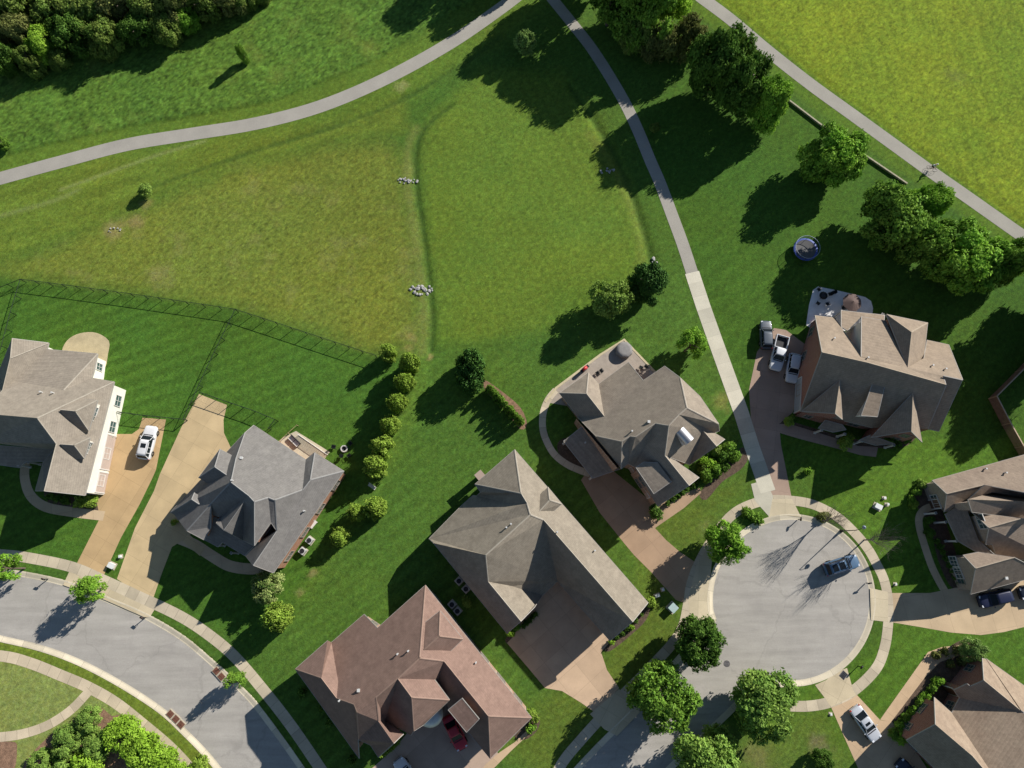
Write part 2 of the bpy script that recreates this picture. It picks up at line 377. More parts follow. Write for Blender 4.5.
L.new(vh.outputs[0], bs.inputs['Base Color']); bs.inputs['Roughness'].default_value = .9; bs.inputs['Specular IOR Level'].default_value = .12
bp = N.new('ShaderNodeBump'); bp.inputs['Strength'].default_value = .55; bp.inputs['Distance'].default_value = .08; L.new(a1, bp.inputs['Height']); L.new(bp.outputs[0], bs.inputs['Normal'])
me.materials.append(gm); ground = bpy.data.objects.new('ground', me); COL.objects.link(ground); struct(ground)

# ================================================================== PAVING
def joint_mat(name, col, step, amt=.35, var=.1, stain=.3, wid=.03, two=False):
    m = mat(name, col, .9, var, .5, .10, 14, bump=.1, stain=stain)
    t = m.node_tree; N = t.nodes; L = t.links; bs = N['Principled BSDF']
    uv = N.new('ShaderNodeTexCoord'); sp = N.new('ShaderNodeSeparateXYZ'); L.new(uv.outputs['UV'], sp.inputs[0])
    src = bs.inputs['Base Color'].links[0].from_socket
    dv = N.new('ShaderNodeMath'); dv.operation = 'DIVIDE'; L.new(sp.outputs[0], dv.inputs[0]); dv.inputs[1].default_value = step
    fl = N.new('ShaderNodeMath'); fl.operation = 'FLOOR'; L.new(dv.outputs[0], fl.inputs[0])
    wn = N.new('ShaderNodeTexWhiteNoise'); wn.noise_dimensions = '1D'; L.new(fl.outputs[0], wn.inputs['W'])
    r = N.new('ShaderNodeMapRange'); r.inputs[3].default_value = .86; r.inputs[4].default_value = 1.12; L.new(wn.outputs[0], r.inputs[0])
    fr = N.new('ShaderNodeMath'); fr.operation = 'FRACT'; L.new(dv.outputs[0], fr.inputs[0])
    lt = N.new('ShaderNodeMath'); lt.operation = 'LESS_THAN'; L.new(fr.outputs[0], lt.inputs[0]); lt.inputs[1].default_value = wid*2/step
    k = N.new('ShaderNodeMath'); k.operation = 'MULTIPLY_ADD'; L.new(lt.outputs[0], k.inputs[0]); k.inputs[1].default_value = -amt; k.inputs[2].default_value = 1
    mu = N.new('ShaderNodeMath'); mu.operation = 'MULTIPLY'; L.new(r.outputs[0], mu.inputs[0]); L.new(k.outputs[0], mu.inputs[1])
    vm = N.new('ShaderNodeVectorMath'); vm.operation = 'SCALE'; L.new(src, vm.inputs[0]); L.new(mu.outputs[0], vm.inputs['Scale'])
    L.new(vm.outputs[0], bs.inputs['Base Color']); return m
M_asph = mat('asphalt_path', C(168,163,152), .95, .07, .35, .12, 16, bump=.2, stain=.35, stain_col=C(150,146,138))
M_road = mat('road_asphalt', C(174,169,160), .95, .06, .22, .10, 14, bump=.2, stain=.5, stain_col=C(158,153,146))
def wear(m, ang):
    """Tyre polish along the travel direction and a web of fine cracks."""
    t = m.node_tree; N = t.nodes; L = t.links; bs = N['Principled BSDF']; src = bs.inputs['Base Color'].links[0].from_socket; tc = N.new('ShaderNodeTexCoord')
    mp = N.new('ShaderNodeMapping'); mp.inputs['Rotation'].default_value = (0, 0, -ang); mp.inputs['Scale'].default_value = (.10, .85, 1); L.new(tc.outputs['Object'], mp.inputs[0])
    n = N.new('ShaderNodeTexNoise'); n.inputs['Scale'].default_value = 1; n.inputs['Detail'].default_value = 6; n.inputs['Roughness'].default_value = .65; L.new(mp.outputs[0], n.inputs['Vector'])
    r = N.new('ShaderNodeMapRange'); r.inputs[1].default_value = .3; r.inputs[2].default_value = .7; r.inputs[3].default_value = .86; r.inputs[4].default_value = 1.12; L.new(n.outputs[0], r.inputs[0])
    dn = N.new('ShaderNodeTexNoise'); dn.inputs['Scale'].default_value = .5; dn.inputs['Detail'].default_value = 5; L.new(tc.outputs['Object'], dn.inputs['Vector'])
    ad = N.new('ShaderNodeVectorMath'); ad.operation = 'MULTIPLY_ADD'; ad.inputs[1].default_value = (3, 3, 0); L.new(dn.outputs['Color'], ad.inputs[0]); L.new(tc.outputs['Object'], ad.inputs[2])
    vo = N.new('ShaderNodeTexVoronoi'); vo.feature = 'DISTANCE_TO_EDGE'; vo.inputs['Scale'].default_value = .10; L.new(ad.outputs[0], vo.inputs['Vector'])
    lt = N.new('ShaderNodeMapRange'); lt.inputs[1].default_value = .004; lt.inputs[2].default_value = .014; lt.inputs[3].default_value = .90; lt.inputs[4].default_value = 1; L.new(vo.outputs[0], lt.inputs[0])
    mu = N.new('ShaderNodeMath'); mu.operation = 'MULTIPLY'; L.new(r.outputs[0], mu.inputs[0]); L.new(lt.outputs[0], mu.inputs[1])
    vm = N.new('ShaderNodeVectorMath'); vm.operation = 'SCALE'; L.new(src, vm.inputs[0]); L.new(mu.outputs[0], vm.inputs['Scale']); L.new(vm.outputs[0], bs.inputs['Base Color'])
wear(M_road, math.radians(42))
M_walk = joint_mat('sidewalk_concrete', C(204,190,164), 1.55)
M_pathc = joint_mat('pale_concrete', C(208,202,182), 2.2, .14, var=.06, stain=.2)
M_walk_s = joint_mat('warm_sidewalk_concrete', C(206,190,162), 1.55, var=.10, stain=.25)
M_curb = joint_mat('curb_concrete', C(220,208,182), 3.0, .3, .08, .25)
def drive_mat(name, col, rz, gx=2.9, gy=3.2, stain=.45):
    """Concrete with saw joints on a slightly irregular grid turned by RZ."""
    m = mat(name, col, .92, .10, .35, .08, 16, bump=.1, stain=stain, stain_col=tuple(c*.72 for c in col[:3])+(1,))
    t = m.node_tree; N = t.nodes; L = t.links; bs = N['Principled BSDF']; src = bs.inputs['Base Color'].links[0].from_socket
    tc = N.new('ShaderNodeTexCoord'); mp = N.new('ShaderNodeMapping'); mp.inputs['Rotation'].default_value = (0, 0, -rz); L.new(tc.outputs['Object'], mp.inputs[0])
    br = N.new('ShaderNodeTexBrick'); br.offset = 0; br.inputs['Color1'].default_value = (1.06,)*3+(1,); br.inputs['Color2'].default_value = (.93,)*3+(1,); br.inputs['Mortar'].default_value = (.70,)*3+(1,)
    br.inputs['Scale'].default_value = 1; br.inputs['Mortar Size'].default_value = .018; br.inputs['Brick Width'].default_value = gx; br.inputs['Row Height'].default_value = gy
    L.new(mp.outputs[0], br.inputs['Vector'])
    vm = N.new('ShaderNodeVectorMath'); vm.operation = 'MULTIPLY'; L.new(src, vm.inputs[0]); L.new(br.outputs[0], vm.inputs[1]); L.new(vm.outputs[0], bs.inputs['Base Color'])
    return m
def deg(x): return math.radians(x)
M_drv = {k: drive_mat('driveway_concrete_'+w, c, deg(a)) for k, w, c, a in ((1,'honey',C(196,166,122),62),(2,'sand',C(204,180,138),62),(3,'clay',C(204,176,146),-50),(4,'umber',C(190,166,146),-50),(5,'russet',C(174,150,132),80),(6,'buff',C(204,180,146),10),(7,'biscuit',C(206,178,144),-40),(8,'terracotta',C(178,150,122),-52))}
M_apron = drive_mat('apron_concrete', C(206,190,158), deg(60), 2.4, 2.4, .25)
M_apron2 = drive_mat('tan_apron_concrete', C(206,192,162), deg(85), 2.4, 2.4, .25)
M_mulch = mat('mulch', C(142,112,90), 1, .3, 2, .35, 9, bump=.7, bscale=16)
M_bed = mat('planting_soil', C(98,82,68), 1, .3, 2, .35, 9, bump=.7, bscale=16)
struct(strip_obj('greenway_path', pa, [-1.15, 1.15], [.02, .02], M_asph)); 
struct(strip_obj('asphalt_footpath', pb2, [-.95, .95], [.024, .024], M_asph))
struct(strip_obj('concrete_footpath', pb1, [-1.12, 1.12], [.028, .028], M_pathc))
struct(strip_obj('park_path', pc, [-1.12, 1.12], [.02, .02], M_asph))
struct(sheet('street', POLY_RL, -.10, M_road)); struct(sheet('cul_de_sac_street', POLY_RC, -.096, M_road))
def curb(name, line, side):
    s = side
    return struct(strip_obj(name, line, [s*-.02, s*.14, s*.60, s*.78, s*.82], [-.094, -.088, .018, .03, -.25], M_curb))
curb('street_curb', rl, 1); curb('street_curb', rl2, -1); curb('street_curb', rc, 1)
def walk(name, pts, w, z=.016, m=None, n=6): return struct(strip_obj(name, W2(spline(pts, n)), [-w/2, w/2], [z, z], m or M_walk))
walk('sidewalk', [(-60,653),(0,655.8),(30,663),(60,675),(88,687),(116,703),(145,726),(168,745.5),(186,764),(205,788),(225,820)], 1.42, m=M_walk_s)
walk('sidewalk', [(90,690),(72,709),(50,724),(26,733),(0,737),(-40,738)], 1.2, z=.020, m=M_walk_s)
walk('sidewalk', [(-60,551),(0,554.5),(30,558),(72,567),(103,580),(140,597),(178,615),(205,632),(234,656),(265,692),(292,727),(320,768),(345,806)], 1.45)
walk('sidewalk', [(514,836),(546,797),(561,765),(580,741),(612,706),(645,673),(672,644),(683,626),(688,604),(691,585),(699,563),(714,537),(732,515),(752,504),(772,500),(791,500.5),(813,504.5),(836,516),(854,532),(868,549),(877,565),(884,580),(888,600),(888,625),(884,650),(875,670),(853,691),(830,702),(809,706),(790,706)], 1.36)
def pad(name, pts, m, z=.012, smooth=0): 
    p = spline(pts, smooth, True) if smooth else pts
    return struct(sheet(name, W2(p), z, m))
pad('driveway_apron', [(72,566),(140,597),(158,604),(150,617),(144,617),(105,600),(63,585)], M_apron)
pad('driveway', [(142.6,417.7),(166,419.6),(156,470),(152,479),(139.6,504.5),(121,537.7),(103.5,576),(76,565),(100,518),(96,498),(90,480),(100,440),(111,434),(132,434),(139,429)], M_drv[1])
pad('driveway', [(199,394),(227,405),(223.5,420),(224,433),(231,448),(238,452),(215,500),(190,535),(205,549),(200,556),(182,540.6),(172,547),(162,573),(152,602),(117,579),(135,528),(154,491),(160,474),(181.5,427)], M_drv[2])
walk('front_walk', [(27,450),(25,466),(25,480),(31,496),(46,507),(72,512),(104,516)], 1.35, z=.015, m=M_drv[6], n=5)
walk('front_walk', [(178,538),(195,545),(212,556),(230,566),(252,569),(262,566)], 1.5, z=.010, m=M_drv[6], n=5)
pad('patio', [(62,351),(66,342),(73,336),(84,332.5),(97,333),(109,341),(108,354),(105,368),(96,372),(80,370),(64,362)], mat('stone_patio', C(196,180,142), .9, .15, .8, .1, 12, stain=.3), smooth=3)
pad('patio', [(276,443),(284,437),(296,431),(330,452),(322,462),(306,470),(285,455)], mat('deck_concrete', C(204,192,166), .9, .1, .8, .1, 12, stain=.3))
pad('driveway', [(557,578),(612,640),(601,652),(607,670),(619,688),(596,713),(580,702),(562,691),(545,688),(530,670),(507,643),(513,637),(530,600)], M_drv[3])
pad('driveway_apron', [(619,689),(640,712),(617,736),(604,729),(590,714)], M_apron, .02)
pad('driveway', [(395,748),(430,705),(445,698),(480,735),(500,755),(488,768),(450,830),(350,830),(370,770)], M_drv[4])
pad('front_walk', [(486,764),(500,752),(515,742),(526,731),(528,735),(512,750),(494,768),(470,800),(462,796)], M_drv[7], .016)
pad('driveway', [(590,468),(612,470),(658,507),(672,496),(700,488),(701,493),(684,508),(655,528),(666,540),(680,552),(695,562),(688,604),(676,600),(652,573),(634,555),(624,543),(600,513),(581,480)], M_drv[8])
pad('driveway_apron', [(697,563),(714,538),(712,560),(709,590),(710,616),(706,624),(690,618),(688,600)], M_apron2, .02)
pad('driveway', [(757,352),(774,328),(786,330),(806,345),(802,378),(793,412),(779,424),(781,445),(791.5,497),(767,497),(757,450),(751,420),(749,390)], M_drv[5])
pad('driveway_apron', [(769,499),(792,499),(801,517),(786,515.5),(768.5,517)], M_apron2, .02)
pad('footpath_apron', [(751,484),(765,480),(773,496),(769,516.5),(755,501)], M_pathc, .024)
pad('front_walk', [(778,424),(790,424),(835,438),(858,446),(878,447),(876,457),(860,455),(835,448),(800,439),(780,433)], M_drv[5], .016)
pad('patio', [(806,325),(809,305),(813,290),(818,286.5),(840,291),(865,297),(871,301),(873,308),(872,318),(850,330),(820,335)], mat('bluestone_patio', C(236,234,232), .9, .1, .8, .1, 12, stain=.3))
pad('driveway', [(890,593),(930,593),(945,590),(964,586),(1060,575),(1060,622),(1024,627),(1004,632),(981,635),(951,632.5),(920,627),(890,622)], M_drv[6])
pad('driveway_apron', [(870,588),(888,592),(888,622),(871,620)], M_apron2, .02)
walk('front_walk', [(948,596),(940,583),(932,567),(926,550),(920,530),(919,518),(924,510),(934,506)], 1.05, z=.016, m=M_drv[6])
pad('driveway_apron', [(815,685),(826,680),(838,671),(847,668),(853,690),(856,695),(831,707),(824,697)], M_apron, .02)
pad('driveway', [(831,707),(856,694),(880,720),(892,722),(912,745),(960,820),(890,840),(858,768),(850,750)], M_drv[7])
pad('front_walk', [(880,719.6),(928,652),(942,647),(960,645),(960,655),(940,662),(926,676),(891,722)], M_drv[7], .016)
pad('patio', [(545,402),(556,388),(600,355),(624,339.5),(655,372),(640,395),(590,410)], mat('paver_patio', C(172,160,146), .9, .12, 1.2, .15, 12, stain=.2))
walk('front_walk', [(556,390),(548,400),(543,414),(543,430),(548,444),(556,456),(570,466),(590,474)], 1.0, z=.018, m=M_walk)
# pale edging round the deck and the beds
strip_o = lambda n, pts, w, z0, z1, m: strip_obj(n, W2(pts), [-w/2, -w/2, w/2, w/2], [z0, z1, z1, z0], m)
def bed(pts, m=None, z=.008): return pad('planting_bed', pts, m or M_bed, z, 3)
bed([(0,742),(15,742),(17,750),(14,770),(0,780),(-20,780),(-20,744)], M_mulch)
bed([(94,710),(102,708),(112,716),(122,716),(140,738),(200,800),(60,800),(20,775),(50,735),(80,718)], M_mulch)
bed([(45,490),(60,494),(84,499),(100,499),(98,512),(72,508),(48,502)])
bed([(700,492),(722,470),(742,447),(748,458),(740,470),(722,482),(706,500)])
bed([(484,380),(500,390),(520,407),(527,424),(520,429),(503,408),(486,392)], M_mulch)
bed([(885,720),(905,690),(930,668),(945,650),(965,640),(978,655),(960,690),(910,735),(895,735)])
bed([(612,638),(625,628),(640,610),(650,606),(646,620),(632,634),(612,650),(604,650),(602,640)])
bed([(780,418),(800,424),(860,440),(905,440),(912,430),(916,437),(900,448),(860,446),(800,434),(780,426)])
bed([(915,490),(935,492),(945,520),(958,560),(962,588),(950,586),(938,560),(930,528),(916,505)])
bed([(560,440),(575,440),(590,468),(572,466),(558,452)])
bed([(505,640),(515,628),(528,616),(538,608),(542,614),(528,628),(512,644)])
strip_obj('patio_border', W2([(545,402),(556,388),(600,355),(624,339.5),(655,372)]), [-.16,-.16,.16,.16], [0,.05,.05,0], mat('cream_border_stone', C(206,192,156), .9, .1, 2, .1, 9))['kind'] = 'structure'
bed([(514,735),(530,720),(535,712),(540,720),(536,732),(524,740)])
# ================================================================== HOUSES
def wmat(o):
    m = o.matrix_basis.copy(); p = o.parent
    if p is None: return m
    return wmat(p) @ o.matrix_parent_inverse @ m
def attach(o, parent):
    o.parent = parent; o.matrix_parent_inverse = wmat(parent).inverted(); return o
def brick_mat(name, c1, c2, mort):
    m = mat(name, c1, .9, .12, .8, .15, 7, bump=.2)
    t = m.node_tree; N = t.nodes; L = t.links; bs = N['Principled BSDF']
    tc = N.new('ShaderNodeTexCoord'); sp = N.new('ShaderNodeSeparateXYZ'); L.new(tc.outputs['Object'], sp.inputs[0])
    ad = N.new('ShaderNodeMath'); ad.operation = 'ADD'; L.new(sp.outputs[0], ad.inputs[0]); L.new(sp.outputs[1], ad.inputs[1])
    cb = N.new('ShaderNodeCombineXYZ'); L.new(ad.outputs[0], cb.inputs[0]); L.new(sp.outputs[2], cb.inputs[1])
    br = N.new('ShaderNodeTexBrick'); br.inputs['Color1'].default_value = c1; br.inputs['Color2'].default_value = c2; br.inputs['Mortar'].default_value = mort
    br.inputs['Scale'].default_value = 1; br.inputs['Brick Width'].default_value = .3; br.inputs['Row Height'].default_value = .1; br.inputs['Mortar Size'].default_value = .012
    L.new(cb.outputs[0], br.inputs['Vector']); L.new(br.outputs[0], bs.inputs['Base Color']); return m
def roof_mat(name, c, alt):
    """Asphalt shingles: mottled tabs, faint courses following height, a few streaks."""
    m = bpy.data.materials.new(name); m.use_nodes = True; t = m.node_tree; N = t.nodes; L = t.links; bs = N['Principled BSDF']
    tc = N.new('ShaderNodeTexCoord'); v = tc.outputs['Object']
    def nz(scale, det, lo, hi, a=.3, b=.7, vec=None, rough=.6):
        n = N.new('ShaderNodeTexNoise'); n.inputs['Scale'].default_value = scale; n.inputs['Detail'].default_value = det; n.inputs['Roughness'].default_value = rough; L.new(vec or v, n.inputs['Vector'])
        r = N.new('ShaderNodeMapRange'); r.inputs[1].default_value = a; r.inputs[2].default_value = b; r.inputs[3].default_value = lo; r.inputs[4].default_value = hi; L.new(n.outputs[0], r.inputs[0]); return r.outputs[0]
    mp = N.new('ShaderNodeMapping'); mp.inputs['Scale'].default_value = (1, 1, .25); L.new(v, mp.inputs[0])
    vo = N.new('ShaderNodeTexVoronoi'); vo.inputs['Scale'].default_value = 3.6; L.new(v, vo.inputs['Vector'])
    sx = N.new('ShaderNodeSeparateColor'); L.new(vo.outputs['Color'], sx.inputs[0])
    r1 = N.new('ShaderNodeMapRange'); r1.inputs[3].default_value = .93; r1.inputs[4].default_value = 1.07; L.new(sx.outputs[0], r1.inputs[0])
    sep = N.new('ShaderNodeSeparateXYZ'); L.new(v, sep.inputs[0])
    dv = N.new('ShaderNodeMath'); dv.operation = 'MULTIPLY'; L.new(sep.outputs[2], dv.inputs[0]); dv.inputs[1].default_value = 1/.19
    fr = N.new('ShaderNodeMath'); fr.operation = 'FRACT'; L.new(dv.outputs[0], fr.inputs[0])
    r2 = N.new('ShaderNodeMapRange'); r2.inputs[3].default_value = .90; r2.inputs[4].default_value = 1.06; L.new(fr.outputs[0], r2.inputs[0])
    fac = nz(.6, 6, .1, .9, .3, .75); fine = nz(9, 4, .9, 1.1); streak = nz(1.1, 5, .86, 1.1, .3, .7, mp.outputs[0], .7)
    mx = N.new('ShaderNodeMix'); mx.data_type = 'RGBA'; mx.inputs[6].default_value = c; mx.inputs[7].default_value = alt; L.new(fac, mx.inputs[0])
    out = mx.outputs[2]; p = None
    for s in (r1.outputs[0], r2.outputs[0], fine, streak):
        if p is None: p = s; continue
        k = N.new('ShaderNodeMath'); k.operation = 'MULTIPLY'; L.new(p, k.inputs[0]); L.new(s, k.inputs[1]); p = k.outputs[0]
    vm = N.new('ShaderNodeVectorMath'); vm.operation = 'SCALE'; L.new(out, vm.inputs[0]); L.new(p, vm.inputs['Scale']); L.new(vm.outputs[0], bs.inputs['Base Color'])
    bs.inputs['Roughness'].default_value = .92; bs.inputs['Specular IOR Level'].default_value = .2
    bp = N.new('ShaderNodeBump'); bp.inputs['Strength'].default_value = .35; bp.inputs['Distance'].default_value = .04; L.new(p, bp.inputs['Height']); L.new(bp.outputs[0], bs.inputs['Normal'])
    return m
M_white = mat('white_trim', (.56,.54,.50,1), .6, .04, 1, .03, 8)
M_frame = mat('tan_window_frame', (.27,.23,.19,1), .6, .05, 1, .04, 8)
M_siding = mat('white_siding', (.70,.67,.58,1), .7, .05, 1, .04, 8)
M_fascia = mat('pale_fascia', (.30,.28,.25,1), .6, .06, 1, .04, 8)
M_pane = mat('window_glass', (.05,.085,.085,1), .08, .2, .6, .1, 5, spec=.8)
M_gdoor = mat('garage_door_paint', (.42,.34,.29,1), .6, .06, .6, .05, 6)
M_gdoor_shade = mat('shade_blue_garage_door', (.3,.33,.36,1), .6, .06, .6, .05, 6)  # a white door with its bluish shade put into the colour
M_pvc = mat('white_vent_plastic', (.5,.5,.48,1), .5, .03, 2, .03, 9)
M_dark = mat('dark_metal', (.03,.03,.035,1), .5, .2, 3, .1, 9, metal=.3)
M_steel = mat('galvanised_metal', (.42,.42,.43,1), .5, .08, 2, .06, 9, metal=.85)
M_door = mat('front_door_wood', (.12,.06,.035,1), .5, .2, 3, .1, 9)
M_shut = mat('window_shutter_paint', (.03,.035,.035,1), .6, .1, 3, .1, 9)
def win_mesh(w, h, n):
    f = MB(); t = .09
    f.box(0, .05, h/2+.03, w+.16, .10, .09); f.box(0, .05, -h/2-.04, w+.2, .10, .08)
    for s in (-1, 1): f.box(s*(w/2+.035), .045, 0, t, .09, h)
    for k in range(1, n): f.box(-w/2+w*k/n, .035, 0, .06, .06, h)
    f.box(0, .03, 0, w, .04, .05)
    p = MB(); p.box(0, .008, 0, w, .016, h)
    return f, p
WINM = {}
def wall_frame(x, y, nx_, ny_):
    return math.atan2(ny_, nx_)-math.pi/2
def add_window(house, x, y, z, ang, w=1.1, h=1.45, n=2, shutters=False):
    fr_ = M_white if n == 3 or house.name.startswith('white_sided') else M_frame
    key = (w, h, n, fr_.name)
    if key not in WINM:
        f, p = win_mesh(w, h, n); a = f.build('window', fr_); b = p.build('pane', M_pane); b.parent = a
        a.location = (x, y, z); a.rotation_euler = (0, 0, ang); attach(a, house); WINM[key] = (a.data, b.data); o = a
    else:
        o = bpy.data.objects.new('window', WINM[key][0]); COL.objects.link(o); o.location = (x, y, z); o.rotation_euler = (0, 0, ang); attach(o, house)
        b = bpy.data.objects.new('pane', WINM[key][1]); COL.objects.link(b); b.parent = o
    if shutters:
        for s in (-1, 1):
            m = MB(); m.box(s*(w/2+.3), .03, 0, .42, .05, h+.08); q = m.build('shutter', M_shut); q.parent = o
    return o
class House: pass
HOUSES = []
PD = 44.0
def house(name, label, xf, axis, facets, rmat, wmatl, porch=(), seed=0, wins=True, skipw=(), up=0.0, links=(), wm={}):
    """axis: two crop points along the house's +u direction at eave height. facets: (group, facing, eave z, points[, pitch]);
    point 0 of a facet lies on its eave. Every point is put where its sight line meets the facet's own sloping plane."""
    ox, oy, s = xf
    K = lambda p: (ox+p[0]/s, oy+p[1]/s)
    a = U(*K(axis[0]), 3.2); b = U(*K(axis[1]), 3.2)
    th = math.atan2(b[1]-a[1], b[0]-a[0])
    D = {'e': (math.cos(th), math.sin(th)), 'n': (-math.sin(th), math.cos(th))}; D['w'] = (-D['e'][0], -D['e'][1]); D['s'] = (-D['n'][0], -D['n'][1])
    verts = []; acc = []; grp = []; faces = []; fg = []; rows = []; ze0 = []
    for fi, fc in enumerate(facets):
        g, dr, ze, pts = fc[:4]; ze += up if g not in porch else 0; tp = math.tan(math.radians(fc[4] if len(fc) > 4 else PD)); d = D[dr]
        r0 = K(pts[0]); k0 = tuple(c/CH for c in U(r0[0], r0[1], 0)); kd0 = k0[0]*d[0]+k0[1]*d[1]; ids = []; ze0.append(ze)
        for p in pts:
            q = K(p); kx, ky = (c/CH for c in U(q[0], q[1], 0)); kd = kx*d[0]+ky*d[1]
            # z = ze - tp*((CH-z)*kd - (CH-ze)*kd0)  =  a*ze + b
            den = 1-tp*kd; ca_ = (1-tp*kd0)/den; cb_ = -tp*CH*(kd-kd0)/den
            f = None
            for i, (v, gg) in enumerate(zip(verts, grp)):
                if gg == g and abs(v[0]-q[0])*s < 9 and abs(v[1]-q[1])*s < 9: f = i; break
            if f is None: verts.append(q); grp.append(g); acc.append([]); f = len(verts)-1
            if f not in ids: ids.append(f); acc[f].append((fi, ca_, cb_))
        if len(ids) > 2: faces.append(ids); fg.append(g)
        else: faces.append(None); fg.append(g)
    # eave heights that make neighbouring slopes meet, staying near the given ones
    nf = len(facets); Am = []; bm_ = []
    for i in range(nf): r = np.zeros(nf); r[i] = .22; Am.append(r); bm_.append(.22*ze0[i])
    for a_ in acc:
        for u_ in range(len(a_)):
            for w_ in range(u_+1, len(a_)):
                r = np.zeros(nf); r[a_[u_][0]] += a_[u_][1]; r[a_[w_][0]] -= a_[w_][1]; Am.append(r); bm_.append(a_[w_][2]-a_[u_][2])
    def ab(fi, p):
        fc = facets[fi]; tp = math.tan(math.radians(fc[4] if len(fc) > 4 else PD)); d = D[fc[1]]
        kd0, kd = (sum(c/CH*e for c, e in zip(U(*K(q), 0), d)) for q in (fc[3][0], p)); den = 1-tp*kd; return (1-tp*kd0)/den, -tp*CH*(kd-kd0)/den
    for fi, fj, p in links:            # a dormer's ridge end lies on the slope behind it
        (a1, b1), (a2, b2) = ab(fi, p), ab(fj, p); r = np.zeros(nf); r[fi] += 3*a1; r[fj] -= 3*a2; Am.append(r); bm_.append(3*(b2-b1))
    Am = np.array(Am); bm_ = np.array(bm_); wgt = np.ones(len(bm_)); zs_ = None
    for it in range(6):
        zs_ = np.linalg.lstsq(Am*wgt[:, None], bm_*wgt, rcond=None)[0]; res = np.abs(Am@zs_-bm_); wgt = np.where((np.arange(len(bm_)) < nf) | (np.arange(len(bm_)) >= len(bm_)-len(links)), 1, 1/np.sqrt(1+(res/.5)**2))
    areas = [abs(sum(p[0]*q[1]-q[0]*p[1] for p, q in zip(fc[3], fc[3][1:]+fc[3][:1])))/2 for fc in facets]
    zv = []
    for a_ in acc:
        fi, ca_, cb_ = max(a_, key=lambda e: areas[e[0]]); zv.append(min(max(zs_[fi]*ca_+cb_, 2.2), 13))     # the widest slope decides, so it stays flat
    keep = [i for i, f in enumerate(faces) if f]; fdir = [facets[i][1] for i in keep]; faces = [faces[i] for i in keep]; fg = [fg[i] for i in keep]
    co = [U3(v[0], v[1], z) for v, z in zip(verts, zv)]
    H = House(); H.th = th; H.D = D; H.co = co; H.name = name
    tris = []; tface = []
    for fi, ids in enumerate(faces):
        P2 = [Vector((co[i].x, co[i].y, 0)) for i in ids]
        for t in tessellate_polygon([P2]):
            t = [ids[k] for k in t]; n = (co[t[1]]-co[t[0]]).cross(co[t[2]]-co[t[0]])
            if n.length < 1e-5: continue
            if n.z < 0: t = t[::-1]
            tris.append(t); tface.append(fi)
    H.tris = tris
    H.fdir = fdir; H.tface = tface; H.zs = zs_
    # ring edges of facets (not the tessellation's own diagonals)
    ed = {}
    for t, fi in zip(tris, tface):
        for k in range(3):
            i, j = t[k], t[(k+1) % 3]; ed.setdefault((min(i, j), max(i, j)), []).append((i, j, t, fi))
    bound = [(v[0][0], v[0][1], v[0][2], fg[v[0][3]]) for v in ed.values() if len(v) == 1]
    cx = sum(c.x for c in co)/len(co); cy = sum(c.y for c in co)/len(co)
    root = empty(name, (cx, cy, 0), 0, label, 'house'); H.root = root; root['group'] = 'houses along the street'
    def mk(nm, vs, fs, mt):
        me = bpy.data.meshes.new(nm); me.from_pydata([tuple(v) for v in vs], [], fs); me.materials.append(mt)
        o = bpy.data.objects.new(nm, me); COL.objects.link(o); return o
    roof = mk('roof', co, [tuple(t) for t in tris], rmat); attach(roof, root); H.roof = roof
    # fascia boards round every free edge and ridge caps on every convex fold
    fv = []; ff = []; wv = []; wf = []; wg = []; H.walls = []; INS = .42
    def nrm(t): return (co[t[1]]-co[t[0]]).cross(co[t[2]]-co[t[0]]).normalized()
    def roof_z(x, y, group=None):
        best = -1
        for t, fi in zip(tris, tface):
            if group is not None and fg[fi] != group: continue
            A, B, Cc = co[t[0]], co[t[1]], co[t[2]]
            d1 = (B.x-A.x)*(y-A.y)-(B.y-A.y)*(x-A.x); d2 = (Cc.x-B.x)*(y-B.y)-(Cc.y-B.y)*(x-B.x); d3 = (A.x-Cc.x)*(y-Cc.y)-(A.y-Cc.y)*(x-Cc.x)
            if d1 >= 0 and d2 >= 0 and d3 >= 0:
                n = nrm(t); best = max(best, A.z-(n.x*(x-A.x)+n.y*(y-A.y))/max(n.z, .05))
        return best
    H.roof_z = roof_z
    outn = {}
    for i, j, t, g in bound:
        d = (co[j]-co[i]); L = math.hypot(d.x, d.y)
        if L < .05: continue
        inn = Vector((-d.y/L, d.x/L, 0))
        for k in (i, j): outn.setdefault(k, []).append(inn)
    for i, j, t, g in bound:
        d = (co[j]-co[i]); L = math.hypot(d.x, d.y)
        if L < .05: continue
        inn = Vector((-d.y/L, d.x/L, 0)); o_ = -inn*.03; up = Vector((0, 0, .012)); dn = Vector((0, 0, -.20)); b = len(fv); mid_ = (co[i]+co[j])/2
        oz = max([roof_z(mid_.x-inn.x*.06, mid_.y-inn.y*.06, gg) for gg in set(fg) if gg != g]+[-1]); ownz = roof_z(mid_.x-inn.x*.12, mid_.y-inn.y*.12, g)
        hid = oz > mid_.z-.30 or ownz > mid_.z-.6
        if not hid: fv += [co[i]+inn*.05+up, co[j]+inn*.05+up, co[j]+o_+up, co[i]+o_+up, co[j]+o_+dn, co[i]+o_+dn]; ff += [(b, b+1, b+2, b+3), (b+3, b+2, b+4, b+5)] if not hid else []
        if g in porch: continue
        n = nrm(t); q = []
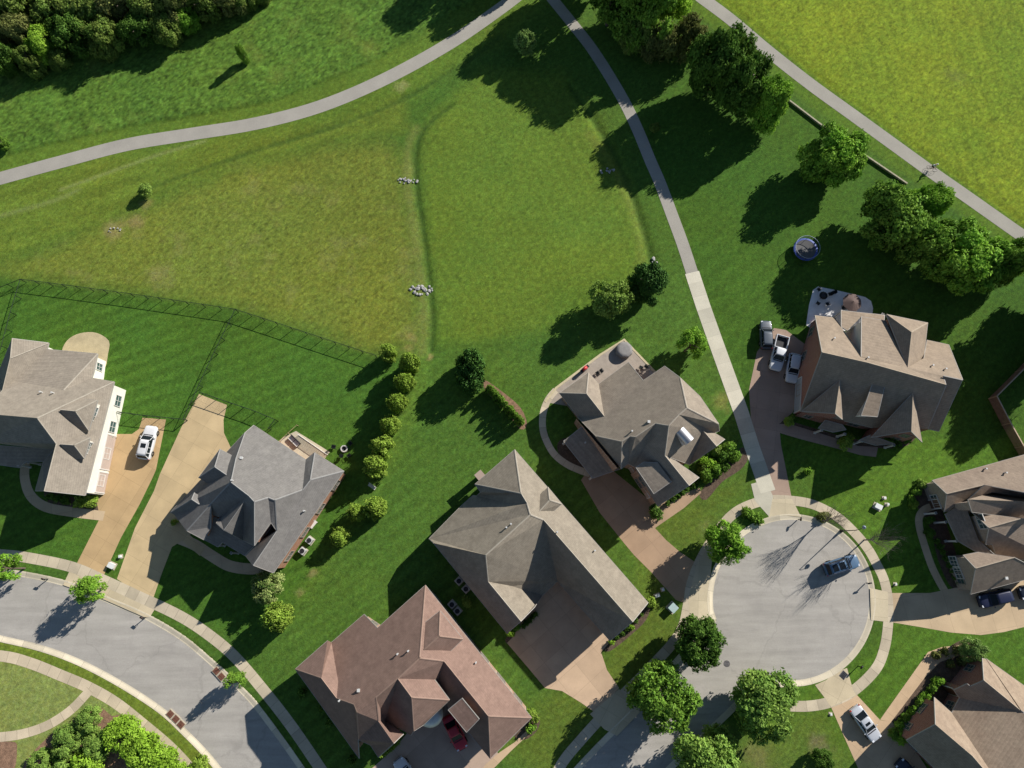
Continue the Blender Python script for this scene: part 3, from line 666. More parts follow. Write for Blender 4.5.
        for k in (i, j):
            ns = outn[k]; m = sum(ns, Vector((0, 0, 0)))
            if len(ns) == 2 and m.length > .3:
                m.normalize(); m = m/max(m.dot(inn), .45)
            else: m = inn
            p = co[k]+m*INS; z = co[k].z-(n.x*(p.x-co[k].x)+n.y*(p.y-co[k].y))/max(n.z, .1)-.10
            rz_ = roof_z(p.x, p.y, g)
            if rz_ > 0: z = min(z, rz_-.08)
            q.append(Vector((p.x, p.y, min(z, co[k].z+.5))))
        b = len(wv); wv += [q[0], q[1], Vector((q[1].x, q[1].y, 0)), Vector((q[0].x, q[0].y, 0))]; wf.append((b, b+1, b+2, b+3))
        wg.append(g); H.walls.append((q[0], q[1], -inn, g))
    attach(mk('fascia', fv, ff, M_fascia), root)
    wall = mk('wall', wv, [f for f, g in zip(wf, wg) if g not in wm], wmatl); attach(wall, root); H.wall = wall
    for gg, mm in wm.items():
        vs_ = [wv[k] for f, g in zip(wf, wg) if g == gg for k in f]; attach(mk('dormer_wall', vs_, [tuple(range(4*i, 4*i+4)) for i in range(len(vs_)//4)], mm), root)
    for e, v in ed.items():
        if len(v) == 2 and v[0][3] != v[1][3]:
            n1, n2 = nrm(v[0][2]), nrm(v[1][2]); i, j = e
            o3 = [k for k in v[1][2] if k not in e][0]
            if n1.dot(co[o3]-co[i]) < -.15 and n1.dot(n2) < .97:
                d = (co[j]-co[i]); L = d.length
                if L < .6: continue
                d.normalize(); sd_ = d.cross(Vector((0, 0, 1))).normalized(); up = Vector((0, 0, .05)); A, B = co[i]+up, co[j]+up
                s1 = (n1.cross(d)).normalized(); s2 = (d.cross(n2)).normalized()
                if s1.z > 0: s1 = -s1
                if s2.z > 0: s2 = -s2
                w = .12
                rb = MB(); rb.add([A, B, B+s1*w, A+s1*w, B+s2*w, A+s2*w], [(0, 1, 2, 3), (1, 0, 5, 4)]); rc_ = rb.build('ridge_cap', MATS['cap_'+rmat.name]); attach(rc_, roof)
    if wins:
        for q0, q1, outw, g in H.walls:
            d = q1-q0; L = math.hypot(d.x, d.y); top = min(q0.z, q1.z)
            if L < 1.9 or top < 2.45 or g in skipw: continue
            k = max(1, int(L/3.3)); ang = wall_frame(0, 0, outw.x, outw.y)
            for a_ in range(k):
                f = (a_+.5)/k; x = q0.x+d.x*f+outw.x*.012; y = q0.y+d.y*f+outw.y*.012
                rz_ = roof_z(x+outw.x*.75, y+outw.y*.75)
                for zc in (1.55, 4.35):
                    if zc+.95 > top or rz_ > zc-.9: continue
                    add_window(root, x, y, zc, ang, 1.0 if L < 3 else 1.5, 1.45, 2, False)
    HOUSES.append(H); return H
def hit(H, px, py):
    o = Vector((0, 0, CH)); q = U3(px, py, 0); d = (q-o).normalized(); best = None
    for t in H.tris:
        A, B, Cc = (H.co[k] for k in t)
        from mathutils.geometry import intersect_ray_tri
        r = intersect_ray_tri(A, B, Cc, d, o, True)
        if r and (best is None or r.z > best.z): best = r
    return best
VENT = None
def vent(H, px, py, big=False):
    global VENT
    p = hit(H, px, py)
    if p is None: return
    m = MB()
    if big: m.box(0, 0, .1, .26, .26, .5); m.box(0, 0, .36, .36, .36, .07)
    else: m.tube((0, 0, -.3), (0, 0, .62), .08, .08, 8); m.tube((0, 0, .5), (0, 0, .64), .12, .12, 8)
    v = m.build('vent_pipe' if not big else 'roof_vent', M_pvc); v.location = p; attach(v, H.roof); return v
def roofcol(nm, c1, c2, cap, k=2.2):
    r = roof_mat(nm, C(*c1, k), C(*c2, k)); mat('cap_'+nm, C(*cap, k), .9, .08, 2, .08, 9); return r
R1 = roofcol('taupe_shingle', (198,186,168), (182,170,154), (212,202,184))
R2 = roofcol('slate_grey_shingle', (168,164,158), (152,148,144), (190,188,184))
R3 = roofcol('weathered_grey_shingle', (196,184,164), (172,160,142), (212,202,184))
R4 = roofcol('red_brown_shingle', (186,154,138), (168,138,124), (196,164,146))
R5 = roofcol('driftwood_shingle', (204,184,160), (186,168,148), (214,196,172))
R6 = roofcol('grey_brown_shingle', (206,186,164), (184,164,146), (216,198,176))
R7 = roofcol('tan_brown_shingle', (214,192,166), (186,162,140), (220,202,178))
R8 = roofcol('stone_grey_shingle', (200,186,166), (178,164,148), (218,206,188))
B1 = brick_mat('orange_brick', C(206,140,104), C(180,116,86), C(200,180,160))
B2 = brick_mat('tan_brick', C(176,140,116), C(150,116,96), C(190,176,160))
B3 = brick_mat('red_brick', C(160,98,82), C(136,80,68), C(176,156,142))
B4 = brick_mat('grey_brown_brick', C(176,156,138), C(150,130,114), C(190,180,168))
# ---- house at the left edge, white siding
o = 627
H1 = house('white_sided_house', 'white-sided house with taupe hipped roof and two small dormers above its garage wall', (0, 330, 7.838), ((0,100),(380,105)), [
 (0,'w',3,[(95,65),(80,220),(20,470),(-60,560),(-150,654),(-200,640),(0,300)]), (0,'n',3,[(95,65),(380,100),(80,220)]),
 (0,'e',3,[(380,100),(370,150),(110,400),(20,470),(80,220)]), (0,'n',3,[(370,150),(765,185),(500,470),(180,430),(110,400)],24),
 (0,'e',3,[(765,185),(735,330),(720,375),(500,470)]),
 (0,'n',3,[(895,405),(720,375),(500,470),(180,430),(110,400),(20,470),(-60,560),(-150,654),(-20,664),(290,690)]),
 (0,'e',3,[(895,405),(290,690),(440,892),(345,1262),(665,1297)]),
 (0,'s',5,[(-20,888),(420,940),(440,892),(290,690),(-20,664),(-150,654),(-150,880)],56),
 (0,'w',3,[(275,1262),(345,1262),(440,892),(420,940),(335,1040)]),
 (1,'s',2.9,[(205,1030),(345,1030),(425,930),(195,920)],22), (1,'s',2.9,[(-60,1050),(150,1080),(200,1030),(195,920),(-60,900)],22),
 (2,'n',6.2,[(765,550),(640,538),(470,625),(590,637)]), (2,'e',6.2,[(765,550),(590,637),(695,790)]), (2,'s',6.2,[(695,790),(590,637),(470,625),(605,832)]),
 (3,'n',6.0,[(705,845),(600,815),(470,896),(580,903)]), (3,'e',6.0,[(705,845),(580,903),(660,1008)]), (3,'s',6.0,[(660,1008),(580,903),(470,896),(565,1005)]),
], R1, M_siding, porch=(1,), up=.5, links=[(11,6,(470,625)),(14,6,(470,896))])
# ---- dark grey house
H2 = house('grey_roofed_house', 'brick house under a dark slate-grey roof of many small gables, beside the sand driveway', (165, 420, 7.838), ((695,40),(1403,400)), [
 (0,'n',3.4,[(695,40),(1103,310),(1078,548),(860,628),(810,608),(700,642),(655,594),(515,487),(555,300),(625,100)]),
 (0,'w',3.4,[(1173,255),(1103,310),(1078,548),(1138,470)]), (0,'n',3.4,[(1173,255),(1403,400),(1138,470)]),
 (0,'e',3.4,[(1403,400),(1138,470),(1078,548),(860,628),(875,869),(690,1139),(850,1199)]),
 (0,'w',3.4,[(625,100),(555,300),(515,487),(360,657),(170,869),(110,779),(50,715)]),
 (0,'e',3.4,[(305,940),(170,869),(360,657),(360,840)]),
 (0,'s',4.6,[(430,762),(360,740),(360,657),(515,487),(655,594)]),
 (0,'w',4.0,[(400,809),(460,864),(620,640),(655,594),(430,762)]), (0,'e',4.0,[(610,945),(460,864),(620,640)]),
 (0,'s',4.0,[(700,985),(610,945),(620,640),(655,594),(700,642)]),
 (0,'e',4.4,[(830,805),(700,985),(700,642),(810,608)]), (0,'s',4.4,[(875,869),(830,805),(810,608),(860,628)]),
 (0,'w',3.4,[(630,1064),(690,1139),(875,869),(750,950)]),
 (1,'s',3.6,[(625,1064),(705,980),(600,890),(400,760),(340,760),(300,935),(415,995),(450,960)],26),
 (2,'n',5.0,[(430,228),(550,292),(502,445),(388,368)]), (2,'w',5.0,[(430,228),(388,368),(262,452)]), (2,'s',5.0,[(262,452),(388,368),(502,445),(380,525)]),
 (3,'n',4.2,[(230,568),(292,605),(268,662),(207,622)]), (3,'w',4.2,[(230,568),(207,622),(42,725)]), (3,'s',4.2,[(42,725),(207,622),(268,662),(120,770)]),
], R2, B1, porch=(1,), up=1.0, links=[(14,4,(502,445)),(17,4,(298,692))])
# ---- weathered grey house in the middle
H3 = house('long_winged_house', 'weathered grey-tan roofed brick house whose long wing points at the cul-de-sac', (425, 445, 7.838), ((703,35),(1750,1236)), [
 (0,'n',3.4,[(703,35),(1750,1236),(1628,1387),(928,586),(825,545),(800,457),(753,380)]),
 (0,'w',3.4,[(703,35),(390,307),(753,380)]), (0,'s',3.4,[(390,307),(753,380),(800,457),(685,462),(405,398),(435,370)]),
 (0,'w',3.4,[(30,735),(285,475),(375,395),(405,398),(685,462),(800,457),(825,545),(475,862)]),
 (0,'s',3.4,[(65,768),(30,735),(475,862),(495,1071),(752,1383),(643,1478)]),
 (0,'e',3.4,[(920,1180),(680,1106),(495,1071),(475,862),(825,545),(928,586),(1038,1066)]),
 (0,'n',3.4,[(860,1271),(752,1383),(495,1071),(680,1106),(920,1180)]),
 (0,'s',3.4,[(1450,1536),(1628,1387),(928,586),(1038,1066)]),
 (2,'w',5.2,[(964,329),(867,420),(897,517),(977,431)]), (2,'e',5.2,[(1074,462),(977,431),(897,517),(984,541)]), (2,'n',5.2,[(964,329),(1074,462),(977,431)]),
], R3, B2, up=1.2, links=[(8,0,(897,517))])
# ---- red-brown house
E_ = lambda x, y: (x+313.5, y+627)
H4 = house('red_roofed_house', 'large house under a red-brown shingle roof with a shed dormer above the red car', (290, 590, 7.838), ((1061,-38),(1894,1002)), [
 (0,'n',5.0,[(1061,-38),(1894,1002),(1555,990),(1206,557),(1016,534)]),
 (0,'e',5.0,[(1894,1002),(1569,1322),(1555,990)]), (0,'s',5.0,[(1569,1322),(1555,990),(1206,557),(1157,727),(1240,925)]),
 (0,'w',5.0,[(1061,-38),(685,297),(665,465),(580,190),(325,410),(378,720),(365,848),(500,897),(525,960),(590,827),(673,845),(845,695),(1016,534)]),
 (0,'n',5.0,[(580,190),(685,297),(665,465)]),
 (0,'n',5.0,[(295,395),(245,690),(365,848),(378,720),(325,410)]), (0,'w',5.0,[(40,620),(295,395),(245,690)]),
 (0,'s',5.0,[(40,620),(245,690),(365,848),(500,897),(535,1172),(543,1322)]),
 (0,'n',5.0,[(535,1172),(500,897),(525,960)]),
 (0,'s',4.2,[(693,1312),(815,1203),(692,1027),(673,845),(590,827),(525,960),(535,1172),(630,1217)]),
 (0,'e',4.2,[(748,1027),(692,1027),(673,845),(845,695),(845,695)]),
 (0,'n',4.2,[(893,1127),(818,1203),(692,1027),(748,1027)]),
 (0,'s',4.2,[(948,1140),(748,1027),(845,695),(953,842),(971,1107)]),
 (0,'n',4.2,[(1251,862),(953,842),(845,695),(1133,702)]), (0,'e',4.2,[(1251,862),(1048,1057),(971,1107),(953,842)]),
 (0,'e',6.6,[(1157,727),(1133,702),(845,695),(1016,534),(1206,557)]),
 (2,'w',7.2,[(1176,162),(1061,252),(1051,467),(1169,362)]), (2,'e',7.2,[(1356,385),(1169,362),(1051,467),(1253,484)]), (2,'n',7.2,[(1176,162),(1169,362),(1356,385)]),
 (3,'s',7.4,[(1239,939),(1349,847),(1484,1012),(1384,1117)],14),
], R4, B2, up=2.0, links=[(16,0,(1051,467))])
# ---- tall house with the three cars
H5 = house('tall_gabled_house', 'tall brick house with brick west gable and three cars parked beside it', (740, 270, 6.4), ((480,290),(1337,478)), [
 (0,'n',3.4,[(480,290),(608,305),(775,550),(812,592),(525,527)]),
 (0,'s',3.4,[(386,907),(525,527),(812,592),(670,965)]),
 (0,'s',3.4,[(690,970),(670,965),(812,592),(1320,735),(1203,1017),(850,1010)]),
 (0,'n',3.4,[(1337,478),(1427,703),(1302,677),(1320,735),(812,592),(775,550),(1072,625),(1177,563),(1197,448)]),
 (1,'n',2.9,[(647,258),(927,288),(922,330),(777,298),(687,388),(647,363)],20),
 (2,'n',5.6,[(777,298),(935,325),(1072,625),(775,555)],22),
 (3,'n',3.6,[(937,283),(1202,338),(1097,398)]), (3,'w',3.6,[(937,283),(1097,398),(1072,625)]), (3,'e',3.6,[(1202,338),(1177,563),(1072,625),(1097,398)]),
 (4,'w',3.6,[(395,905),(640,700),(608,918)]), (4,'e',3.6,[(656,957),(608,918),(640,700)]),
 (5,'s',3.0,[(1274,1032),(1424,704),(1302,677),(1322,735),(1203,1017)]),
 (6,'w',3.6,[(840,1072),(1106,787),(1096,1032)]), (6,'e',3.6,[(1166,1102),(1096,1032),(1111,785)]),
 (7,'s',6.0,[(775,932),(846,732),(926,747),(880,940)],12),
 (8,'s',2.7,[(501,1012),(546,960),(656,990),(680,1022),(600,1038)],20), (9,'s',2.7,[(760,1090),(836,1055),(990,1112),(870,1122)],20),
], R5, B3, porch=(1,8,9), skipw=(2,), up=.9, links=[(9,1,(640,700)),(12,2,(1106,787)),(14,2,(846,732)),(5,3,(1072,625)),(7,3,(1072,623))], wm={2: M_siding, 7: M_siding})
# ---- house at the right edge
H6 = house('tan_gabled_house', 'house of three tan front gables with white-framed windows beside the dark blue car', (864, 440, 6.4), ((437,258),(1024,95)), [
 (0,'n',3.4,[(437,258),(1040,90),(1300,20),(1300,400),(1040,338),(770,288),(530,345)]),
 (0,'s',3.4,[(515,462),(530,345),(770,288),(660,385),(640,398)]),
 (1,'s',5.2,[(665,382),(770,288),(1040,338),(1300,400),(1300,440),(1040,380),(825,335)]),
 (2,'n',4.6,[(665,380),(825,335),(1040,372),(1200,400),(1200,460),(1040,432)]), (2,'s',4.6,[(692,462),(665,382),(1040,432),(1200,460),(1200,530),(1010,502)]),
 (3,'n',4.8,[(692,460),(1010,502),(800,562)]), (3,'s',4.8,[(780,668),(800,562),(1010,502),(1200,530),(1200,760),(1040,770),(850,745),(822,668)]),
 (4,'w',2.9,[(520,472),(640,398),(730,640),(840,735),(730,722),(600,645)],24),
 (5,'n',4.0,[(635,737),(735,717),(965,752),(715,822)]), (5,'s',4.0,[(682,987),(715,822),(965,752),(1040,790),(1200,800),(1200,850)]),
], R6, B4, porch=(4,))
# ---- house in the lower right corner
H7 = house('brown_gabled_house', 'brown brick house with tan cross gables behind a row of round shrubs', (894, 648, 6.4), ((265,490),(590,768)), [
 (0,'n',3.4,[(565,65),(575,207),(820,408),(600,75)]),
 (4,'n',3.0,[(588,66),(860,260),(1100,460),(1100,600),(815,400)]),
 (0,'s',3.4,[(490,245),(575,207),(820,408),(370,415),(420,320),(385,268),(470,228)]),
 (0,'n',3.4,[(258,315),(370,415),(605,768),(680,900),(500,690),(265,490)]),
 (0,'s',3.4,[(80,590),(265,490),(500,690),(680,900),(440,960),(260,770)]),
 (0,'w',4.6,[(370,415),(820,408),(900,480),(1100,700),(1000,1000),(680,900),(605,768)],28),
], R7, B3, porch=())
# ---- house by the footpath
kk = lambda x, y: (x+448, y+384)
H8 = house('stone_grey_house', 'stone-grey roofed house with a shiny metal barrel dormer and paver patio by the footpath', (530, 330, 6.4), ((862,230),(1208,604)), [
 (0,'w',3.0,[(188,403),(375,271),(362,408)]), (0,'n',3.0,[(375,271),(440,345),(475,552),(362,408)]), (0,'s',3.0,[(188,403),(362,408),(475,552),(310,560)]),
 (0,'w',3.0,[(440,345),(630,205),(680,376),(725,322),(862,230),(962,305),(1005,497),(953,542),(888,612),(803,598),(675,685),(640,680),(588,714),(428,680),(310,560),(475,552)]),
 (0,'n',3.0,[(630,205),(725,322),(680,376)]), (0,'n',4.2,[(962,305),(1088,424),(1208,600),(1005,497)]),
 (0,'e',4.2,[(1213,644),(1208,600),(1005,497),(953,542),(1183,659)]), (0,'n',4.2,[(1248,699),(1183,659),(953,542),(1108,644),(1193,744)]),
 (0,'e',4.2,[(1023,862),(863,804),(888,612),(953,542),(1108,644)]), (0,'s',4.2,[(1023,862),(1108,644),(1193,744)]),
 (0,'s',3.4,[(815,1130),(1018,996),(868,804),(888,612),(803,598),(738,744),(733,844),(668,874)]),
 (0,'n',3.4,[(1083,944),(1018,996),(868,804),(928,834)]),
 (0,'e',3.8,[(668,874),(733,844),(738,744),(803,598),(675,685)]), (0,'s',3.8,[(628,854),(668,874),(675,685),(640,680)]),
 (0,'e',3.6,[(583,890),(628,854),(640,680),(588,714)]), (0,'s',3.4,[(583,890),(588,714),(428,680),(310,560)]),
 (1,'s',2.9,[(215,712),(335,615),(430,700),(577,890),(402,949)],16),
 (3,'s',5.0,[(678,879),(728,844),(818,849),(908,969),(793,1049)],14),
], R8, B2, porch=(1,), up=2.2, links=[(17,10,(745,740))])
for H, ps in ((H1, [(42.5,392.5),(54,393.2)]), (H2, [(242,458),(233,480.5),(305,511)]), (H3, [(506.5,527.5),(511,524),(594.5,550.5),(557,532)]), (H4, [(398,653.5),(408.6,650.5),(476,662),(359,690),(340,700)]),
              (H5, [(866.5,358.3),(931,366),(944,369.5),(833,339)]), (H6, [(984,469),(1004,473)]), (H8, [(648.5,422),(631.5,431.5),(585,443)])):
    for p in ps: vent(H, *p, big=p in ((242,458),(648.5,422),(359,690)))
vent(H6, 1005, 578, True)
def wall_item(H, px, py, kind, w, h, z0=0.05, grp=None):
    """Doors and the like on the wall nearest to a ground point."""
    x, y = U(px, py, z0+1.15); best = None
    for q0, q1, outw, g in H.walls:
        d = Vector((q1.x-q0.x, q1.y-q0.y)); L = d.length
        if L < w*.75 or (grp is not None and g != grp): continue
        t = ((x-q0.x)*d.x+(y-q0.y)*d.y)/L/L; t = min(max(t, w/2/L), 1-w/2/L) if L > w else .5
        p = Vector((q0.x+d.x*t, q0.y+d.y*t)); e = (p-Vector((x, y))).length
        if best is None or e < best[0]: best = (e, p, outw)
    if not best: return None
    _, p, outw = best; ang = wall_frame(0, 0, outw.x, outw.y); m = MB()
    if kind == 'garage_door':
        for r in range(4): m.box(0, .035, z0+h*(r+.5)/4, w, .05, h/4-.03)
        o_ = m.build('garage_door', M_gdoor_shade if H in (H5,) else M_gdoor)
        f = MB(); f.box(0, .05, z0+h+.07, w+.3, .10, .14)
        for s_ in (-1, 1): f.box(s_*(w/2+.075), .05, z0+h/2, .15, .10, h)
        fo = f.build('frame', M_white); fo.parent = o_
    elif kind == 'front_door':
        m.box(0, .04, z0+h/2, w, .06, h); o_ = m.build('front_door', M_door); f = MB(); f.box(0, .05, z0+h+.05, w+.24, .1, .1)
        for s_ in (-1, 1): f.box(s_*(w/2+.06), .05, z0+h/2, .12, .1, h)
        fo = f.build('frame', M_white); fo.parent = o_; k = MB(); k.box(w*.38, .1, z0+1.0, .05, .07, .16); ko = k.build('handle', M_steel); ko.parent = o_
    elif kind == 'big_window':
        return add_window(H.root, p.x+outw.x*.014, p.y+outw.y*.014, z0+h/2, ang, w, h, 3)
    o_.location = (p.x, p.y, 0); o_.rotation_euler = (0, 0, ang); attach(o_, H.root); return o_
wall_item(H1, 96, 414, 'big_window', 1.8, .9, 5.3, 2); wall_item(H1, 89, 448, 'big_window', 1.5, .8, 5.2, 3); wall_item(H1, 104, 452, 'garage_door', 4.8, 2.3); wall_item(H1, 96, 482, 'garage_door', 2.7, 2.3); wall_item(H1, 20, 462, 'front_door', 1.1, 2.2)
wall_item(H2, 196, 500, 'garage_door', 4.8, 2.3); wall_item(H2, 225, 550, 'front_door', 1.1, 2.2)
wall_item(H3, 560, 585, 'garage_door', 4.2, 2.3); wall_item(H3, 585, 610, 'garage_door', 4.8, 2.3)
wall_item(H4, 460, 715, 'garage_door', 4.8, 2.3); wall_item(H5, 797, 395, 'garage_door', 4.8, 2.3)
wall_item(H8, 620, 490, 'garage_door', 4.8, 2.3); wall_item(H6, 932, 505, 'front_door', 1.2, 2.3); wall_item(H7, 950, 690, 'front_door', 1.2, 2.3)
for a_ in ((938,497,1.8,1.5,.9,0),(976,521,1.9,1.5,4.6,3),(953,557,1.5,1.5,.9,5),(968,570,1.6,1.5,1.0,5)): wall_item(H6, a_[0], a_[1], 'big_window', a_[2], a_[3], a_[4], a_[5])
# posts under porch roofs
def post(H, px, py, h, m=None):
    x, y = U(px, py, h); b = MB(); b.box(0, 0, h/2, .22, .22, h); b.box(0, 0, .12, .34, .34, .24); b.box(0, 0, h-.08, .32, .32, .16)
    o_ = b.build('porch_post', m or M_white, loc=(x, y, 0), rz=H.th); attach(o_, H.root)
for H, ps, h in ((H1, [(18,465),(3,463),(28,462)], 2.75), (H2, [(217,545.5),(231,553)], 2.75), (H6, [(936,513),(946,522),(957,541)], 2.75), (H8, [(565,441),(592,477)], 2.75), (H5, [(842,311),(883,314),(822,430),(845,434),(862,441),(894,445)], 2.6)):
    for p in ps: post(H, p[0], p[1], h)
# silver barrel-vaulted dormer on the stone-grey house
def barrel():
    p0 = hit(H8, 683, 436); u = Vector((H8.D['e'][0], H8.D['e'][1], 0)); n = Vector((H8.D['n'][0], H8.D['n'][1], 0))
    v = []; f = []; R = .78; zt = p0.z+.45; ax = u; K_ = 14; Ln = 2.0
    for a_, off in ((0, -.9), (1, Ln-.9)):
        for k in range(K_+1):
            t = math.pi*k/K_; v.append(Vector((p0.x, p0.y, zt))+ax*off+n*(R*math.cos(t))+Vector((0, 0, R*math.sin(t))))
    f = [(k, k+1, K_+2+k, K_+1+k) for k in range(K_)]
    m = MB(); m.add(v, f, 0, True); o_ = m.build('barrel_dormer_roof', M_steel); attach(o_, H8.root)
    m = MB(); w = []
    for off in (Ln-1.05,):
        w = [Vector((p0.x, p0.y, zt))+ax*off+n*(R*.96*math.cos(math.pi*k/K_))+Vector((0, 0, R*.96*math.sin(math.pi*k/K_))) for k in range(K_+1)]
    b0 = [w[0]-Vector((0, 0, 2.2)), w[-1]-Vector((0, 0, 2.2))]; m.add(w+[b0[1], b0[0]], [tuple(range(K_+3))]); 
    back = -ax*(Ln-.2); m.add([w[0], w[0]+back, b0[0]+back, b0[0]], [(0,1,2,3)]); m.add([w[-1], w[-1]+back, b0[1]+back, b0[1]], [(0,1,2,3)])
    q = m.build('dormer_wall', M_white); attach(q, H8.root)
barrel()
# round metal bay roof on the red-roofed house
def bay():
    x, y = U(430, 714, 3.1); m = MB(); pr = [(1.7, 0), (1.6, .12), (1.2, .4), (.7, .62), (.25, .72), (.02, .74)]
    m.lathe(pr, 28); o_ = m.build('bay_roof', mat('weathered_tin', (.5,.5,.48,1), .4, .1, 2, .06, 9, metal=.6), loc=(x, y, 3.0)); attach(o_, H4.root)
    m = MB(); m.lathe([(1.5, 0), (1.5, 3.0)], 28); q = m.build('bay_wall', B2, loc=(x, y, 0)); attach(q, H4.root)
bay()
# brick chimney breast on the middle house
def chimney(H, px, py, z, sx, sy, m, cap=None):
    x, y = U(px, py, z); b = MB(); b.box(0, 0, z/2, sx, sy, z); b.box(0, 0, z+.05, sx+.16, sy+.16, .1); o_ = b.build('chimney', m, loc=(x, y, 0), rz=H.th); attach(o_, H.root)
chimney(H3, 480, 475.5, 3.0, 1.0, 1.0, B3)
# white wing wall cap and steps behind the white-sided house
# ================================================================== PLANTS
def leaf_mat(name, c, c2, trans=.28):
    m = bpy.data.materials.new(name); m.use_nodes = True; t = m.node_tree; N = t.nodes; L = t.links; bs = N['Principled BSDF']; out = N['Material Output']
    at = N.new('ShaderNodeAttribute'); at.attribute_name = 'tone'; sp = N.new('ShaderNodeSeparateColor'); L.new(at.outputs['Color'], sp.inputs[0])
    mx = N.new('ShaderNodeMix'); mx.data_type = 'RGBA'; mx.inputs[6].default_value = c; mx.inputs[7].default_value = c2; L.new(sp.outputs[1], mx.inputs[0])
    vm = N.new('ShaderNodeVectorMath'); vm.operation = 'SCALE'; L.new(mx.outputs[2], vm.inputs[0]); L.new(sp.outputs[0], vm.inputs['Scale'])
    L.new(vm.outputs[0], bs.inputs['Base Color']); bs.inputs['Roughness'].default_value = .6; bs.inputs['Specular IOR Level'].default_value = .08
    tr = N.new('ShaderNodeBsdfTranslucent'); L.new(vm.outputs[0], tr.inputs['Color']); ms = N.new('ShaderNodeMixShader'); ms.inputs[0].default_value = trans
    L.new(bs.outputs[0], ms.inputs[1]); L.new(tr.outputs[0], ms.inputs[2]); L.new(ms.outputs[0], out.inputs[0]); return m
def g3(r, g, b, k=1.0): c = C(r, g, b, k); return (c[0]*1.08, c[1], c[2]*.66, 1)
LEAF = dict(
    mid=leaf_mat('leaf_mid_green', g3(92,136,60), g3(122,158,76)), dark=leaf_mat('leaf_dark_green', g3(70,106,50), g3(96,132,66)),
    bright=leaf_mat('leaf_bright_green', g3(122,168,64), g3(150,188,84)), lime=leaf_mat('leaf_yellow_green', g3(118,152,68), g3(146,174,92)),
    wood=leaf_mat('leaf_woodland', g3(90,122,62), g3(124,144,84)), olive=leaf_mat('leaf_olive', g3(106,122,78), g3(134,142,98)),
    brown=leaf_mat('leaf_dull_olive', g3(94,106,70), g3(112,122,80)), willow=leaf_mat('leaf_pale_willow', g3(116,150,82), g3(146,176,104)),
    ever=leaf_mat('needle_dark_green', g3(54,90,50), g3(74,112,60), .1), maple=leaf_mat('leaf_fresh_green', g3(102,152,60), g3(136,178,80)),
    park=leaf_mat('leaf_park_green', g3(106,146,78), g3(140,172,98)), neon=leaf_mat('leaf_vivid_lime', g3(120,162,58), g3(146,186,80)),
    flower=leaf_mat('leaf_with_white_blossom', g3(92,132,70), g3(168,182,140)), sage=leaf_mat('leaf_blue_green', g3(110,146,94), g3(144,176,120)))
M_bark = mat('bark', (.11,.085,.065,1), .95, .25, 3, .2, 12, bump=.6)
M_twig = mat('grey_twig', (.16,.13,.12,1), .95, .2, 3, .2, 12)
